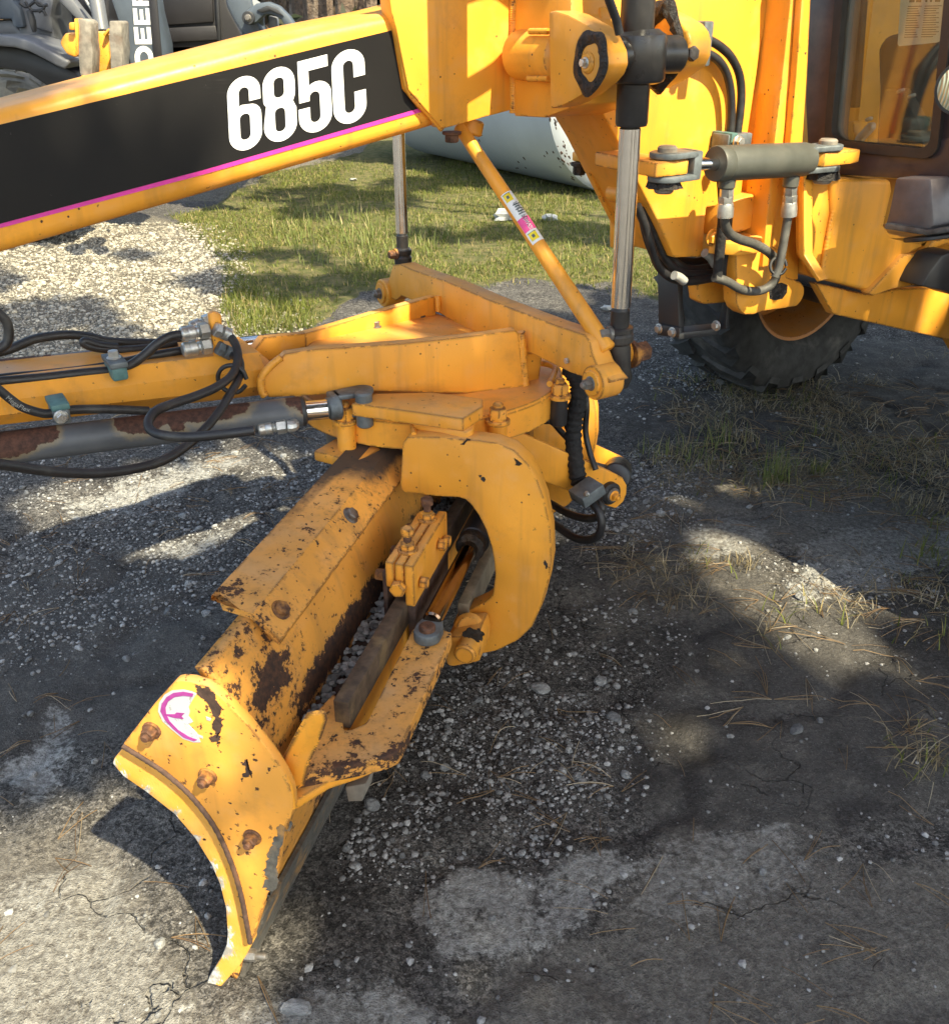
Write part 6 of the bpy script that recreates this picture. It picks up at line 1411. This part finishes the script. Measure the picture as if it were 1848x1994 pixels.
# which sight lines to the sun stay open, as the sun patches of the photograph show
def sunfoot(P): P = np.atleast_2d(np.asarray(P, float)); return P[:, :2] - np.array(SUN)[None, :2] / SUN[2] * P[:, 2:3]
OPEN = []
def open_px(poly, plane, step, rad):
    poly = np.array(poly, float); x0, y0 = poly.min(0); x1, y1 = poly.max(0); XX, YY = np.meshgrid(np.arange(x0, x1 + 1, step), np.arange(y0, y1 + 1, step)); Q = np.stack([XX.ravel(), YY.ravel()], 1); Q = Q[sdpoly(Q, poly) < step * .3]
    for x, y in Q: f = sunfoot(on(x, y, plane))[0]; OPEN.append((f[0], f[1], rad))
open_px([(-60, 1700), (130, 1690), (300, 1760), (380, 1940), (430, 2010), (-60, 2010)], Zr(0), 40, .10)
open_px([(90, 985), (240, 940), (460, 880), (480, 900), (300, 1000), (150, 1020)], Zr(0), 26, .06)
open_px([(300, 1045), (470, 1010), (480, 1040), (330, 1060)], Zr(0), 30, .05)
open_px([(1240, 900), (1400, 860), (1520, 900), (1640, 950), (1600, 970), (1480, 945), (1300, 925)], Zr(0), 30, .16)
open_px([(1640, 965), (1848, 1020), (1860, 1080), (1700, 1060), (1560, 1080)], Zr(0), 45, .05)
open_px([(470, 180), (765, 20), (1000, -40), (1000, 170), (840, 150), (500, 220)], PB, 40, .07)
open_px([(100, 190), (380, 120), (470, 150), (300, 190)], PB, 40, .05)
open_px([(1120, -60), (1500, -60), (1440, 420), (1320, 480), (1200, 260)], PP, 40, .11)
open_px([(1300, 480), (1440, 480), (1480, 600), (1430, 600)], HG, 40, .06)
open_px([(1050, 470), (1100, 470), (1150, 590), (1110, 590)], Wp(2.0), 30, -.08)
open_px([(1085, 770), (1150, 770), (1145, 880), (1110, 860)], Ap(2.56), 30, -.04)
open_px([(880, 635), (960, 650), (940, 664)], Zr(zf), 20, -.08)
N1 = len(OPEN)
open_px([(-60, 1640), (100, 1640), (240, 1590), (360, 1760), (410, 1950), (300, 2010), (-60, 2010)], Zr(0), 40, .12)
open_px([(1100, 1310), (1300, 1300), (1330, 1390), (1180, 1400)], Zr(0), 55, .0)
open_px([(0, 1600), (0, 1500), (120, 1480), (160, 1540)], Zr(0), 40, .10)
open_px([(820, 1800), (1000, 1740), (1250, 1660), (1300, 1700), (1100, 1820), (880, 1850)], Zr(0), 45, .06)
open_px([(1350, 1650), (1560, 1630), (1560, 1720), (1380, 1740)], Zr(0), 45, .06)
OPEN = np.array(OPEN); OPENH = OPEN[N1:]; OPEN = OPEN[:N1]
r = np.random.default_rng(99); n = 11000
FX = r.uniform(-4.2, 5.2, n); FY = r.uniform(-.6, 6.3, n)
d2 = np.min((np.hypot(FX[:, None] - OPEN[None, :, 0], FY[:, None] - OPEN[None, :, 1]) - OPEN[None, :, 2]), 1)
hole = fbm(FX * .9, FY * .9, 141, 3)
edge = np.clip((5.2 - FY) / .8, 0, 1) * np.clip((FX + 3.0 + .25 * FY) / .7, 0, 1) + (FX > .8) * np.clip((6.3 - FY) / .6, 0, 1)
dh = np.min((np.hypot(FX[:, None] - OPENH[None, :, 0], FY[:, None] - OPENH[None, :, 1]) - OPENH[None, :, 2]), 1)
keep = (d2 > .17) & ((dh > .1) | (r.uniform(0, 1, n) < .64)) & (r.uniform(0, 1, n) < edge) & (hole < .66)
FX, FY = FX[keep], FY[keep]
GXa = r.uniform(-5, 5, 5000); GYa = r.uniform(4.6, 14, 5000); dap = fbm(GXa * .75, GYa * 1.1, 151, 4) + np.where(GXa > .3, -.03, .03) + np.where((GXa < -1) & (GYa < 8.5), .09, 0)
kp = dap < .49; FX = np.concatenate([FX, GXa[kp]]); FY = np.concatenate([FY, GYa[kp]])
HH = r.uniform(4.6, 8.6, len(FX)); C = np.stack([FX + SUN.x / SUN.z * HH, FY + SUN.y / SUN.z * HH, HH], 1)
trunks = [(3.0, -4.6), (5.4, -3.2), (7.4, -1.4), (1.4, -3.4), (4.4, -1.6), (6.8, 3.6), (8.0, 6.5), (-6.4, 2.0)]
own = np.argmin(np.stack([np.hypot(C[:, 0] - x, C[:, 1] - y) for x, y in trunks], 1), 1)
for k, (x, y) in enumerate(trunks): pine(x, y, 10.0, .17, 'tall pine standing behind the viewer, its crown shading the yard', 'pines behind the viewer', 600 + k, near=C[own == k] if (own == k).sum() > 20 else None)
